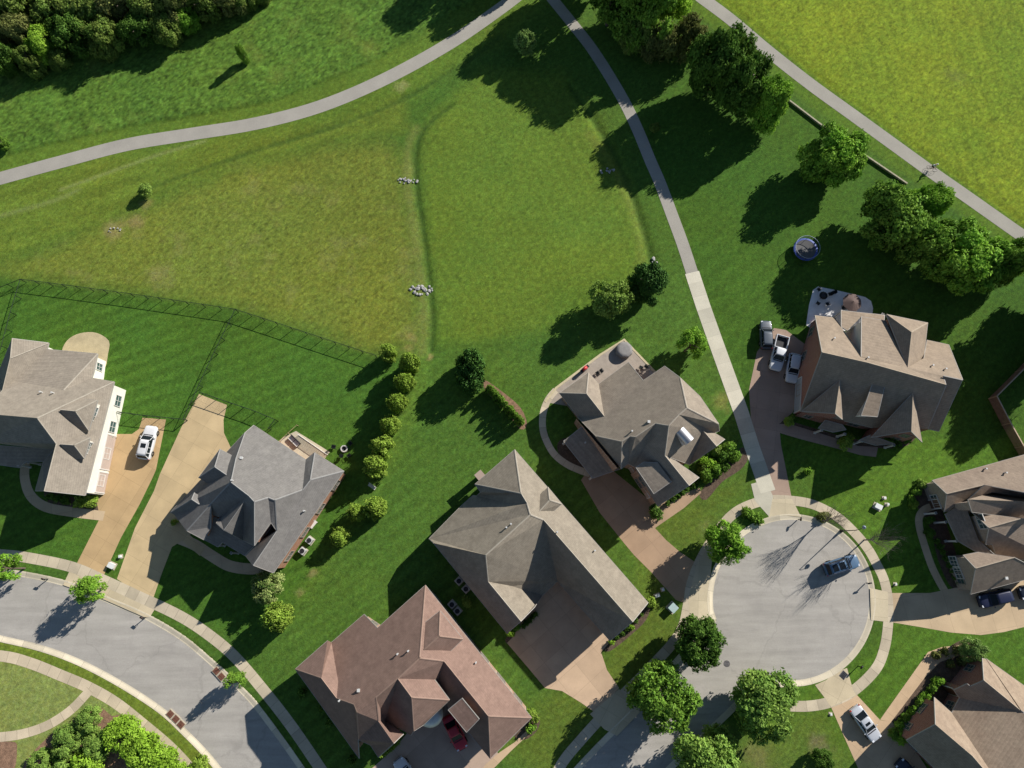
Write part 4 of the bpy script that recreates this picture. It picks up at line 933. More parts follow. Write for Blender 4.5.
def crown_mesh(name, shape, n, leaf, seed, lumps=26, lump_r=.34, hollow=.45, fan=6):
    """Unit crown (radius 1, z from 0 to 1): N leaf faces in tufts on the outsides of many overlapping clumps."""
    r = np.random.default_rng(seed)
    def prof(z):
        if shape == 'round': return np.sqrt(np.clip(1-(2*z-1)**2, 0, 1))
        if shape == 'dome': return np.clip(np.sqrt(np.clip(1-((z-.35)/.65)**2, 0, 1))*np.where(z < .35, np.clip(.55+z*1.3, 0, 1), 1), 0, 1)
        if shape == 'cone': return np.clip((1-z)*1.05+.04, 0, 1)*np.clip(z*9, 0, 1)**.5
        if shape == 'egg': return np.clip(np.sin(np.pi*np.clip(z, 0, 1)**.75), 0, 1)**.7
        return np.sqrt(np.clip(1-(2*z-1)**4, 0, 1))
    cz = r.uniform(.10, .93, lumps); ca = r.uniform(0, 2*np.pi, lumps); cr = prof(cz)*(1-lump_r*.75)*np.sqrt(r.uniform(.0, 1, lumps))*r.uniform(.82, 1.12, lumps)
    cen = np.stack([cr*np.cos(ca), cr*np.sin(ca), cz], 1); lr = lump_r*r.uniform(.7, 1.35, lumps); ltone = r.uniform(.82, 1.15, lumps); lmix = r.uniform(0, .6, lumps)
    T = n//fan; k = r.integers(0, lumps, T); d = r.standard_normal((T, 3)); d /= np.linalg.norm(d, axis=1)[:, None]
    ax = cen[k].copy(); ax[:, 2] = (ax[:, 2]-.35)*1.0; ax /= np.linalg.norm(ax, axis=1)[:, None]+1e-6
    d = d+ax*.75; d[:, 2] += .15; d /= np.linalg.norm(d, axis=1)[:, None]
    tp = cen[k]+d*lr[k][:, None]*np.array([1, 1, .8])*r.uniform(hollow, 1.08, T)[:, None]
    tp[:, 2] = np.clip(tp[:, 2], .01, 1.04)
    P = np.repeat(tp, fan, 0)+r.standard_normal((T*fan, 3))*leaf*.75*np.array([1, 1, .7]); Dn = np.repeat(d, fan, 0)
    M = len(P); nrm = Dn*.9+r.standard_normal((M, 3))*.55+np.array([0, 0, .35]); nrm /= np.linalg.norm(nrm, axis=1)[:, None]
    u = np.cross(nrm, r.standard_normal((M, 3))); u /= np.linalg.norm(u, axis=1)[:, None]; v = np.cross(nrm, u)
    s = leaf*r.uniform(.55, 1.25, M)[:, None]
    # one leaf spray = a kite with a fold, so no face is square
    q = np.stack([P-u*s, P+v*s*.55+nrm*s*.12, P+u*s*1.1, P-v*s*.55+nrm*s*.12], 1).reshape(-1, 3)
    me = bpy.data.meshes.new(name); me.vertices.add(M*4); me.vertices.foreach_set('co', q.ravel()); me.loops.add(M*4); me.loops.foreach_set('vertex_index', np.arange(M*4, dtype=np.int32))
    me.polygons.add(M); me.polygons.foreach_set('loop_start', np.arange(0, M*4, 4, dtype=np.int32)); me.polygons.foreach_set('loop_total', np.full(M, 4, np.int32)); me.update()
    tone = np.repeat(ltone[k], fan)*r.uniform(.72, 1.28, M); mix = np.clip(np.repeat(lmix[k]+r.uniform(-.1, .4, T), fan)+r.uniform(-.2, .2, M), 0, 1)
    col = np.ones((M*4, 4)); col[:, 0] = np.repeat(tone, 4); col[:, 1] = np.repeat(mix, 4)
    a = me.color_attributes.new('tone', 'FLOAT_COLOR', 'POINT'); a.data.foreach_set('color', col.ravel()); me.materials.append(LEAF['mid'])
    return me
CR = {
 'oak': [crown_mesh('oak_crown', 'dome', 24000, .042, 10+i, 40, .27, .5) for i in range(3)],
 'round': [crown_mesh('round_crown', 'round', 20000, .042, 20+i, 130, .20, .8) for i in range(3)],
 'loose': [crown_mesh('loose_crown', 'dome', 15000, .044, 30+i, 40, .27, .4) for i in range(3)],
 'young': [crown_mesh('young_crown', 'round', 7500, .05, 40+i, 26, .32, .45) for i in range(2)],
 'column': [crown_mesh('columnar_crown', 'egg', 7000, .070, 50+i, 80, .24, .9) for i in range(3)],
 'bush': [crown_mesh('bush_crown', 'dome', 1900, .11, 60+i, 26, .33, .75) for i in range(3)],
 'hedge': [crown_mesh('hedge_crown', 'box', 5200, .075, 70+i, 60, .24, .8) for i in range(2)],
 'cone': [crown_mesh('conifer_crown', 'cone', 3000, .10, 80+i, 46, .22, .6) for i in range(2)],
 'small': [crown_mesh('shrub_crown', 'dome', 420, .22, 90+i, 12, .38, .7) for i in range(3)],
}
def trunk_mesh(seed):
    r = random.Random(seed); m = MB(); m.tube((0, 0, 0), (.02, 0, .5), .05, .034, 8, cap=False); m.tube((.02, 0, .5), (.05, .03, 1.0), .034, .012, 7)
    for k in range(6):
        a = k*2.4+r.random(); z0 = .42+.09*k; q = (.05+math.cos(a)*.34, math.sin(a)*.34, z0+.28+.1*r.random()); m.tube((.03, .01, z0), q, .018, .007, 5)
    return m
TR = []
def plant(kind, px, py, R, z0, Hc, leaf, name, label, cat, group=None, trunk=True, sq=1.0):
    """A plant whose crown's middle is seen at photo pixel px,py. R crown radius, z0 crown bottom, Hc crown height, metres."""
    x, y = U(px, py, z0+Hc*.5); root = empty(name, (x, y, 0), random.random()*6.28, label, cat, group)
    me = random.choice(CR[kind]); c = bpy.data.objects.new('crown' if cat == 'tree' else 'foliage', me); COL.objects.link(c); c.parent = root
    c.location = (0, 0, z0); c.scale = (R*sq, R/sq, Hc); c.material_slots[0].link = 'OBJECT'; c.material_slots[0].material = LEAF[leaf]
    if trunk:
        if not TR: TR.extend([trunk_mesh(s).build('trunk', M_bark) for s in range(2)]); first = True
        t0 = random.choice(TR)
        t = t0 if t0.parent is None else t0.copy()
        if t is not t0: COL.objects.link(t)
        t.parent = root; h = z0+Hc*.8; t.location = (0, 0, 0); w = max(.6, min(R*.9, 3.6)); t.scale = (w*1.6, w*1.6, h)
    return root
T = lambda *a, **k: plant(*a, **k)
# --- wood at the upper left: every crown that can be told apart
wood = [(8,4,30,'wood'),(30,-14,26,'olive'),(52,12,24,'wood'),(20,34,20,'olive'),(44,46,17,'bright'),(70,36,22,'dark'),(88,14,26,'wood'),(72,-16,22,'olive'),(104,38,19,'wood'),(122,8,26,'olive'),(116,-16,20,'wood'),
        (138,32,20,'dark'),(152,10,24,'wood'),(168,30,17,'wood'),(176,4,24,'olive'),(186,22,15,'maple'),(204,6,20,'wood'),(226,-2,20,'olive'),(246,-6,18,'wood'),(262,-14,16,'wood'),(2,58,17,'dark'),(30,62,13,'wood'),(60,60,11,'wood'),(150,-18,22,'wood'),(200,-18,22,'olive'),
        (-16,24,20,'wood'),(2,30,16,'olive'),(-10,-12,22,'wood')]
wl = {'wood':'green woodland tree', 'olive':'greyish olive woodland tree', 'bright':'bright green tree at the front of the wood', 'dark':'dark green woodland tree', 'maple':'fresh green tree at the front of the wood'}
for i, (px, py, r, lf) in enumerate(wood):
    R = r/6.1; h = R*1.05+1.6*random.random(); z0 = .3
    T('oak' if r > 15 else 'loose', px, py, R, z0, h+1, lf, 'woodland_tree', wl[lf]+' in the dense wood above the meadow', 'tree', 'trees of the dense wood', sq=random.uniform(.9, 1.1))
# --- trees between the footpath and the park path
def tr(kind, px, py, rp, zc, hc, lf, label, group='trees between the footpath and the park path', name='tree', sc=6.5, **k):
    return T(kind, px, py, rp/sc, max(zc-hc/2, .5), hc, lf, name, label, 'tree', group, **k)
tr('oak', 612, -4, 32, 6.5, 10, 'mid', 'tall green tree beside the upper end of the shaded footpath')
tr('oak', 648, 12, 34, 6.5, 11, 'mid', 'broad green tree between the upper footpath and the low stone wall')
tr('oak', 668, -14, 30, 6.5, 11, 'bright', 'bright green tree at the upper end of the low stone wall')
tr('oak', 640, 36, 21, 3.4, 5.5, 'wood', 'smaller grey-green tree leaning over the shaded footpath')
tr('loose', 662, 42, 22, 3.6, 6, 'brown', 'dull brown-green sparse tree in the belt by the low stone wall')
tr('loose', 690, 38, 20, 4, 6.5, 'brown', 'sparse olive tree touching the low stone wall')
tr('oak', 718, 66, 32, 7, 11, 'dark', 'large dark green tree in the middle of the belt by the stone wall')
tr('oak', 742, 84, 28, 6.5, 10, 'dark', 'dark green tree beside the largest tree of the belt')
tr('oak', 766, 104, 23, 5.5, 9, 'maple', 'yellowish green tree ending the dense belt, with dark trees behind')
tr('oak', 834, 155, 32, 4.4, 7.6, 'maple', 'lone round green tree over the low stone wall')
tr('oak', 888, 218, 36, 5.6, 9, 'mid', 'big green tree of the clump above the trampoline')
tr('oak', 924, 205, 23, 4.6, 7.5, 'maple', 'light green tree of the clump nearest the cyclist')
tr('oak', 926, 240, 26, 4.6, 7.5, 'mid', 'middle green tree within the clump above the brick house')
tr('oak', 966, 257, 38, 4.6, 7.6, 'maple', 'widest bright green tree of the clump by the park path')
tr('oak', 1012, 262, 20, 5, 8, 'mid', 'green tree at the edge of the photo beyond the clump')
tr('loose', 525, 43, 13, 2.4, 4, 'sage', 'small pale tree standing alone in deep shade between the two paths')
tr('loose', 655, 128, 6, 1.0, 1.6, 'wood', 'low sapling beside the footpath in the shade', name='sapling')
tr('oak', 520, -58, 26, 5.5, 9, 'mid', 'tree just beyond the upper end of the paths', group='trees beyond the upper end of the paths')
tr('oak', 478, -66, 26, 6, 10, 'mid', 'tree standing over the meadow beyond the photo', group='trees beyond the upper end of the paths')
tr('oak', 588, -42, 36, 7, 12, 'mid', 'tree behind the first trees of the belt', group='trees beyond the upper end of the paths')
tr('oak', 1062, 300, 34, 6, 10, 'mid', 'tree whose shadow falls towards the wooden yard fence', group='trees beyond the wooden fence', sc=7)
tr('oak', 1078, 350, 28, 6, 10, 'mid', 'second tree casting shade on the wooden yard fence', group='trees beyond the wooden fence', sc=7)
tr('loose', 242, 54, 6, 1.9, 3.6, 'mid', 'small pointed tree standing alone in the tall meadow grass', group=None, name='young_tree')
tr('column', 145, 190, 7, .8, 1.6, 'willow', 'round pale shrub alone on the striped slope', group=None, name='shrub')
tr('loose', 2, 143, 7, .8, 1.8, 'mid', 'low bush at the meadow edge by the path', group=None, name='bush')
# --- the middle lawn
tr('loose', 612, 300, 23, 3.6, 6, 'willow', 'pale green willow-like tree on the lawn above the patio', None, sc=6.7); 
tr('oak', 650, 284, 23, 3.2, 5.5, 'ever', 'dark green bushy tree beside the pale willow-like tree', None, sc=6.7)
tr('young', 690, 345, 17, 3.2, 4.2, 'maple', 'young fresh green tree between the stone-grey house and the concrete footpath', None, sc=7)
tr('hedge', 471, 362, 15, 2.7, 5.2, 'ever', 'dark evergreen tree heading the short hedge row', None, sc=7); 
T('hedge', 470, 378, 2.1, .2, 4.4, 'ever', 'evergreen_tree', 'lower dark evergreen joined to the hedge row', 'tree')
# short row of pointed hedge plants
for k in range(9):
    f = k/8; T('cone', 490+f*30, 389+f*32, .85, .05, 2.8 if k not in (1, 3) else 2.1, 'mid', 'hedge_plant', 'slim pointed evergreen in the short hedge row across the lawn', 'hedge plant', 'pointed evergreens of the short hedge', trunk=False)
# columnar yellow-green shrubs
ordn = ['first','second','third','fourth','fifth','sixth','seventh']
for k, (px, py, r) in enumerate([(388,352.5,8),(410,362.5,9),(404.5,382.5,9),(397,403,8.8),(390,425,9.4),(382,447,10.6),(375,466,10.6)]):
    T('column', px, py, r/6.1, .1, 4.0+.35*((k*5) % 4), 'lime', 'columnar_shrub', 'yellow-green clipped columnar shrub, '+ordn[k]+' from the black fence end of its curved row', 'shrub', 'columnar shrubs in a curved row')
for px, py, r, h, lb in ((375.5,507,11,4.2,'yellow-green rounded shrub, larger one of the pair beyond the curved row'),(357,512,9,3.2,'yellow-green rounded shrub, smaller one of the pair beyond the curved row'),(340,537,9.5,3.0,'yellow-green rounded shrub nearest the two white air conditioners')):
    T('column', px, py, r/6.5, .1, h, 'lime', 'columnar_shrub', lb, 'shrub', 'rounded shrubs behind the grey-roofed house')
tr('loose', 266, 588, 19, 2.4, 3.8, 'flower', 'small tree with white blossom at the corner of the grey-roofed house', None, sc=7.3)
tr('column', 277, 616, 13.5, 3.0, 5.0, 'lime', 'bright yellow-green round tree beside the white-blossomed tree', None, sc=7.3, name='ornamental_tree')
# street trees
tr('young', 8, 569, 15, 3.4, 4.2, 'maple', 'street tree at the curb before the white-sided house', 'street trees along the curving street', sc=7.4)
tr('young', 89, 590, 15, 3.4, 4.2, 'maple', 'green street tree at the curb between the two driveway aprons', 'street trees along the curving street', sc=7.4)
tr('young', 234, 682, 10, 2.6, 3.6, 'mid', 'thin young street tree beside the curb and the storm drain', 'street trees along the curving street', sc=7.5)
tr('round', 726.5, 543, 22, 4.0, 5.2, 'maple', 'round green tree beside the concrete apron of the cul-de-sac', 'street trees round the cul-de-sac', sc=7.2)
tr('round', 699, 641.5, 25.5, 4.2, 5.8, 'dark', 'round dark green tree where the street opens into the cul-de-sac', 'street trees round the cul-de-sac', sc=7.2)
tr('round', 661.5, 697, 33, 4.8, 7, 'mid', 'largest round green street tree, over the driveway apron', 'street trees round the cul-de-sac', sc=7.2)
tr('loose', 762, 706, 36, 4.2, 6.6, 'park', 'wide loose-crowned tree between the street and the lawn', 'street trees round the cul-de-sac', sc=7.2)
tr('loose', 703, 756, 31, 4.2, 6.4, 'park', 'loose-crowned street tree cut by the edge of the photo', 'street trees round the cul-de-sac', sc=7.2)
tr('loose', 823, 760, 12, 1.4, 2.6, 'dark', 'dark shrub in a bare patch beside the sedan driveway', None, name='shrub', sc=7.4)
# park shrubs at the lower left
for px, py, r, lf, lb in ((88,722,15,'park','grey-green loose shrub by the mulch tongue'),(66,742,18,'park','grey-green loose shrub in the middle of the park bed'),(96,745,15,'park','grey-green shrub beside the vivid hedge gap'),(42,762,14,'park','grey-green shrub beside the brown mulch corner'),
                       (70,776,20,'park','grey-green shrub cut by the photo edge in the park bed')):
    T('loose', px, py, r/7.2, .15, 2.4, lf, 'park_shrub', lb, 'shrub', 'loose shrubs in the park bed', trunk=False)
for px, py, r, lb in ((122,733,16,'vivid lime hedge shrub at the end nearest the mulch tongue'),(140,748,17,'vivid lime hedge shrub in the middle of the hedge'),(158,764,18,'vivid lime hedge shrub beside the park sidewalk'),(176,784,18,'vivid lime hedge shrub at the photo edge'),(84,766,16,'vivid lime shrub beside the grey-green shrubs')):
    T('hedge', px, py, r/7.0, .1, 2.6, 'neon', 'hedge_shrub', lb, 'shrub', 'vivid lime hedge by the park sidewalk', trunk=False)
T('bush', 200, 768, 1.4, .1, 1.4, 'lime', 'shrub', 'yellow-green shrub on the verge beside the lower curb', 'shrub', trunk=False)
# foundation shrubs
def sh(px, py, r, h, lf, label, group=None, kind='small', name='shrub'): return T(kind, px, py, r/7.2, .03, h, lf, name, label, 'shrub', group, trunk=False)
sh(88,502,9,1.4,'lime','spreading yellow-green shrub at the garage corner of the white-sided house', kind='bush'); sh(78,502,6,1.1,'lime','low yellow-green shrub beside the spreading one at the garage corner')
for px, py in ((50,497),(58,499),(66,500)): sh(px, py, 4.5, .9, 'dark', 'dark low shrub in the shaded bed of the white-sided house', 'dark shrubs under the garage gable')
sh(175,522,3.5,.8,'lime','tiny yellow-green shrub beside the shaded driveway corner')
for k in range(8):
    a = k/7; sh(893+a*46, 733-a*52, 5.2, 1.1, 'maple' if k % 2 else 'mid', 'round green shrub, %s from the driveway in the row before the brown brick house' % (ordn+['eighth'])[k], 'round shrubs before the brown brick house', kind='bush')
sh(900,736,7,1.3,'bright','bright green spreading shrub at the driveway corner of the brown brick house', kind='bush'); sh(908,728,6,1.2,'bright','bright green shrub behind the spreading corner shrub', kind='bush')
for px, py in ((936,655),(946,652),(956,651),(950,664),(962,662)): sh(px, py, 4.6, .8, 'brown', 'dull brown-green mound shrub in the entry bed', 'mound shrubs in the entry bed')
sh(935,682,4,.9,'maple','green shrub beside the entry steps of the brown brick house')
tr('loose', 974, 651, 13, 1.9, 3.2, 'sage', 'pale blue-green small tree at the corner of the brown brick house', None, sc=7.2)
for px, py, r, lf in ((708,463,9,'bright'),(716,470,8,'mid'),(706,476,8,'mid'),(722,456,8,'dark'),(728,448,8,'mid'),(734,458,7,'mid'),(716,450,6,'willow'),(724,468,6,'dark'),(702,468,5,'wood')):
    sh(px, py, r, 1.6, lf, {'bright':'bright green shrub','mid':'green shrub','dark':'dark green shrub','willow':'pale green shrub','wood':'olive shrub'}[lf]+' in the corner bed by the footpath', 'shrubs in the corner bed by the footpath', kind='bush')
for k in range(7): sh(668+k*5, 503-k*3.4, 3.2, .7, 'dark', 'small dark shrub under the garage eave of the stone-grey house', 'small shrubs under the garage eave')
sh(655,512,8,1.5,'dark','dark rounded shrub at the driveway corner of the stone-grey house', kind='bush')
for px, py, lb in ((511,633,'bright round shrub at the gable end beside the lit driveway edge'),(516,628,'green round shrub beside the bright one at the gable end')): sh(px, py, 4.5, 1.2, 'bright' if px < 513 else 'maple', lb, kind='bush')
sh(651,602,6,1.3,'lime','yellow-green round shrub at the far corner of the long wing', kind='bush'); sh(612,642,3.2,.9,'bright','small bright shrub at the front corner of the long wing'); sh(631,627,3,.8,'bright','small bright shrub halfway along the wing end')
for px, py in ((617,637),(622,633),(627,629),(636,621),(641,614)): sh(px, py, 2.6, .6, 'dark', 'tiny dark shrub along the wing end', 'tiny shrubs along the wing end')
for k in range(5): sh(523+k*3.2, 626-k*3, 3, .7, 'dark', 'small dark shrub between the wing gable and the driveway', 'small shrubs by the inner driveway')
sh(533,716,7,1.1,'lime','yellow-green curved shrub at the corner of the red-roofed house', kind='bush'); sh(531,728,5,1.0,'maple','green shrub below the yellow-green corner shrub')
for k in range(5): sh(383+k*3.6, 754-k*3.0, 3.4, .8, 'lime', 'small yellow-green hedge plant under the red-brown gable', 'small hedge under the red-brown gable')
sh(466,601,6,1.1,'willow','pale shrub between the two houses beside the air conditioners', kind='bush')
sh(846,441,9,1.5,'lime','yellow-green round shrub before the tall brick house', kind='bush'); sh(789,421,6,1.0,'lime','yellow-green shrub at the garage corner of the tall brick house', kind='bush'); sh(808,471,4,.8,'maple','tiny shrub on the lawn before the tall brick house')
for px, py in ((890,441),(897,444),(906,440)): sh(px, py, 5, 1.2, 'dark', 'dark shrub under the right front gable', 'dark shrubs under the right front gable')
sh(909,432,6,1.3,'willow','pale green shrub at the right corner of the tall brick house', kind='bush')
for px, py, lf in ((917,492,'mid'),(912,500,'mid'),(914,505,'lime'),(922,484,'willow'),(930,520,'dark'),(930,533,'dark')): sh(px, py, 5, 1.0, lf, {'mid':'green shrub','lime':'yellow-green shrub','willow':'pale shrub','dark':'dark shrub'}[lf]+' in the shaded bed of the tan gabled house', 'shrubs in the shaded bed', kind='bush')
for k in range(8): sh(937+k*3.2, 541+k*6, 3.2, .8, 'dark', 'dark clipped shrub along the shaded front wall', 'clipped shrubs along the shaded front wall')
for px, py in ((755,516),(748,512),(758,520)): sh(px, py, 6, .9, 'mid', 'low green plant in the verge beside the pale footpath apron', 'low plants in the cul-de-sac verge')
for px, py in ((352,636),(345,642),(341,648)): sh(px, py, 4, .9, 'brown', 'brownish shrub under the rear eave of the red-roofed house', 'brownish shrubs under the rear eave')
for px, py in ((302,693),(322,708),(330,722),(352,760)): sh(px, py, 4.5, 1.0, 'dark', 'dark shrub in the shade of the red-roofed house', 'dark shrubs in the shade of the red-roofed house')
# --- two leafless trees
def bare(px, py, h, seed, label):
    r = random.Random(seed); x, y = U(px, py); root = empty('bare_tree', (x, y, 0), 0, label, 'tree', 'leafless trees by the cul-de-sac')
    m = MB(); m.tube((0, 0, 0), (0, 0, h*.32), .10, .08, 7); tr_ = m.build('trunk', M_twig); tr_.parent = root
    m = MB()
    def grow(p, d, L, rad, dep):
        q = p+d*L; m.tube(p, q, rad, rad*.62, 5 if dep < 2 else 4, cap=False)
        if dep == 3: return
        for k in range(3 if dep else 4):
            dd = (d+Vector((r.uniform(-.42, .42), r.uniform(-.42, .42), r.uniform(.0, .3)))).normalized(); grow(p+d*L*(.55+.45*r.random()), dd, L*r.uniform(.62, .82), rad*.55, dep+1)
    for k in range(11):
        a = k*2.4; grow(Vector((0, 0, h*(.22+.02*(k % 4)))), Vector((math.cos(a)*.30, math.sin(a)*.30, 1)).normalized(), h*.36, .032, 0)
    b = m.build('branches', M_twig); b.parent = root
bare(821, 521, 6.2, 3, 'leafless upright tree in the verge beside the street lamp'); bare(864, 540, 7.0, 5, 'leafless upright tree in the verge beside the blue car')
# reddish dry plant at the first bare tree's foot
sh(824,517,7,.7,'brown','dull low plant at the foot of a leafless tree', kind='bush')
# ================================================================== VEHICLES
def paint(name, c, metal=.0): return mat(name, c, .42, .02, 1, .02, 6, metal=metal*.4, spec=.4, coat=.3)
M_glass = mat('tinted_car_glass', (.012,.016,.02,1), .22, .1, 1, .05, 5, spec=.18)
M_tyre = mat('tyre_rubber', (.02,.02,.02,1), .9, .1, 3, .1, 9); M_rim = mat('alloy_rim', (.5,.5,.52,1), .3, .05, 3, .05, 9, metal=.9)
M_trim = mat('black_plastic_trim', (.02,.02,.022,1), .6, .1, 3, .1, 9); M_lamp = mat('headlamp_lens', (.7,.72,.75,1), .08, .03, 3, .03, 9, spec=.9); M_tail = mat('tail_lamp_lens', (.35,.015,.012,1), .15, .05, 3, .05, 9, spec=.7)
def loft(m, secs, mi=0, smooth=True, cap=True):
    """secs: list of rings (same count of points)."""
    n = len(secs[0]); vs = [p for s in secs for p in s]; fs = []
    for i in range(len(secs)-1):
        for k in range(n): fs.append((i*n+k, i*n+(k+1) % n, (i+1)*n+(k+1) % n, (i+1)*n+k))
    if cap: fs += [tuple(range(n)), tuple(range((len(secs)-1)*n, len(secs)*n))]
    m.add(vs, fs, mi, smooth)
def ring(x, w, zb, zs, zt):
    """Car cross-section: sill, tumblehome side, shoulder, crowned deck."""
    h = [(.0, zt), (.55*w, zt-.008), (.84*w, zt-.035), (.955*w, zs+.0), (w, zs-.13), (w*.985, zb+.16), (w*.90, zb)]
    return [(x, y, z) for y, z in h]+[(x, -y, z) for y, z in h[::-1][:-1]]+[]
def car(kind, label, color, front, rear, L, Wd, Ht, z_at=.9, group=None, roofcol=None, name=None, extras=()):
    f = U(front[0], front[1], z_at); b = U(rear[0], rear[1], z_at); cx, cy = (f[0]+b[0])/2, (f[1]+b[1])/2; rz = math.atan2(f[1]-b[1], f[0]-b[0])
    root = empty(name or 'parked_'+{'sedan':'sedan','suv':'suv','pickup':'pickup_truck'}[kind], (cx, cy, .02), rz, label, {'sedan':'car','suv':'car','pickup':'pickup truck'}[kind], group)
    w = Wd/2; l = L/2; zb = .24
    belt = {'sedan':.92,'suv':1.08,'pickup':1.12}[kind]; hood = belt-.02
    prof = {'sedan':[(-l,.72,.70),(-l+.10,.86,.90),(-l+.35,.93,.98),(-l*.42,.97,1.0),(0,1,1.0),(l*.40,.98,.98),(l*.72,.95,.92),(l*.88,.86,.83),(l*.96,.72,.74),(l,.55,.64)],
            'suv':[(-l,.80,.90),(-l+.08,.92,.99),(-l+.3,.96,1.0),(0,1,1.0),(l*.40,.98,.99),(l*.72,.95,.93),(l*.88,.89,.87),(l*.96,.78,.80),(l,.60,.70)],
            'pickup':[(-l*.27,.98,1.0),(l*.1,1,1.0),(l*.42,.99,.98),(l*.72,.97,.94),(l*.90,.91,.89),(l*.97,.80,.84),(l,.64,.78)]}[kind]
    m = MB(); secs = []
    for x, fw, fz in prof: secs.append(ring(x, w*fw, zb+(.10 if abs(x) > l*.93 else 0), belt*fz-.07, belt*fz))
    loft(m, secs); body = m.build('body', color); body.parent = root
    # greenhouse: glass block and painted roof
    if kind == 'sedan': xs = (-l*.68, -l*.36, l*.10, l*.42)
    elif kind == 'suv': xs = (-l*.94, -l*.80, l*.10, l*.40)
    else: xs = (-l*.25, -l*.17, l*.22, l*.44)
    wb, wr = w*.90, w*.74; zr = Ht-.02
    m = MB(); B = [(xs[0], wb), (xs[3], wb)]; 
    def rr(x, ww, z): return [(x, -ww, z), (x, ww, z)]
    q = rr(xs[0], wb*.94, belt-.05)+rr(xs[3], wb*.95, belt-.08)+rr(xs[1], wr*.97, zr-.03)+rr(xs[2], wr*.97, zr-.03)
    m.add(q, [(0, 1, 5, 4), (2, 3, 7, 6), (0, 4, 6, 2), (1, 5, 7, 3), (4, 5, 7, 6)]); g = m.build('windows', M_glass); g.parent = root
    m = MB(); rs = []
    x0, x1 = xs[1]-.06, xs[2]+.05
    for k in range(7):
        t = k/6; x = x0+(x1-x0)*t; e = 1-.10*abs(2*t-1)**4; zc = zr+.035*(1-(2*t-1)**2)
        rs.append([(x, y*wr*e*1.02, zc-(.05 if abs(y) == 1 else .012 if abs(y) > .6 else 0)) for y in (-1, -.75, 0, .75, 1)]+[(x, y*wr*e*1.0, zr-.07) for y in (1, -1)])
    loft(m, rs); rf = m.build('roof_panel', roofcol or color); rf.parent = root
    # pillars
    m = MB()
    for s in (-1, 1):
        m.tube((xs[3]-.02, s*wb*.94, belt-.03), (xs[2], s*wr*.97, zr-.02), .045, .04, 5); m.tube((xs[0]+.04, s*wb*.93, belt-.03), (xs[1], s*wr*.97, zr-.02), .08, .06, 5)
        xm = (xs[1]*.45+xs[2]*.55); m.tube((xm, s*wb*.955, belt-.03), (xm-.04, s*wr*.985, zr-.02), .035, .035, 5)
        if kind == 'suv': xm = xs[1]*.82+xs[2]*.18; m.tube((xm, s*wb*.955, belt-.03), (xm+.02, s*wr*.985, zr-.02), .06, .05, 5)
    p = m.build('pillars', color); p.parent = root
    if kind == 'pickup':
        m = MB(); bl, b0 = -l, -l*.28; t_ = .09
        for s in (-1, 1): m.box((bl+b0)/2, s*(w-.06), .76, b0-bl, .12, .74)
        m.box(bl+.05, 0, .76, .10, Wd-.1, .74); m.box(b0-.03, 0, .76, .08, Wd-.14, .74); bd = m.build('bed', color, bevel=.03); bd.parent = root
        m = MB(); m.box((bl+b0)/2, 0, .60, b0-bl-.1, Wd-.22, .06); bf = m.build('bed_liner', M_trim); bf.parent = bd
    # lamps, mirrors, bumpers, handles
    zf = belt*.74
    for s in (-1, 1):
        m = MB(); m.box(l*.90, s*w*.66, zf+.05, .22, .30, .12); o_ = m.build('headlight', M_lamp, bevel=.03); o_.parent = root
        m = MB(); m.box(-l+.09, s*w*.76, belt*.78, .14, .26, .18 if kind != 'suv' else .34); o_ = m.build('taillight', M_tail, bevel=.02); o_.parent = root
        m = MB(); m.box(xs[3]-.25, s*(w+.08), belt+.04, .13, .20, .13); o_ = m.build('mirror', color, bevel=.03); o_.parent = root
    m = MB(); m.box(l-.06, 0, zb+.14, .16, Wd*.72, .16); m.box(-l+.05, 0, zb+.14, .14, Wd*.80, .16); o_ = m.build('bumper', M_trim if kind != 'sedan' else color, bevel=.03); o_.parent = root
    m = MB(); m.box(l*.985, 0, zf-.10, .06, Wd*.46, .16); o_ = m.build('grille', M_trim); o_.parent = root
    m = MB(); m.box(xs[3]+.10, 0, belt*.985, .12, Wd*.70, .03); o_ = m.build('wiper_cowl', M_trim); o_.parent = root
    r = .33 if kind == 'sedan' else .38
    for xx in (l*.62, -l*.60):
        for s in (-1, 1):
            m = MB(); m.lathe([(r*.62, -.11), (r*.93, -.12), (r, -.08), (r, .08), (r*.93, .12), (r*.62, .11)], 18); 
            wv_ = m.build('wheel', M_tyre); wv_.parent = root; wv_.location = (xx, s*(w-.10), r); wv_.rotation_euler = (math.pi/2, 0, 0)
            m = MB(); m.lathe([(.02, .09), (r*.3, .10), (r*.62, .06), (r*.63, -.06), (.02, -.09)], 14); ri = m.build('rim', M_rim); ri.parent = wv_
    if 'sunroof' in extras:
        m = MB(); m.box(x0+(x1-x0)*.62, 0, zr+.032, (x1-x0)*.28, wr*1.05, .02); o_ = m.build('sunroof', M_glass, bevel=.01); o_.parent = root
    if 'panorama' in extras:
        for a_, b_ in ((.14, .46), (.54, .90)):
            m = MB(); m.box(x0+(x1-x0)*(a_+b_)/2, 0, zr+.034, (x1-x0)*(b_-a_), wr*1.32, .02); o_ = m.build('roof_glass', M_glass, bevel=.01); o_.parent = root
    if 'rails' in extras:
        for s in (-1, 1):
            m = MB(); m.tube((x0+.1, s*wr*.93, zr+.05), (x1-.15, s*wr*.93, zr+.05), .022, .022, 6); o_ = m.build('roof_rail', M_rim); o_.parent = root
    return root
P_white = paint('white_car_paint', (.58,.58,.58,1)); P_white2 = paint('cool_white_car_paint', (.55,.57,.59,1)); P_silver = paint('silver_car_paint', (.50,.52,.55,1), .5)
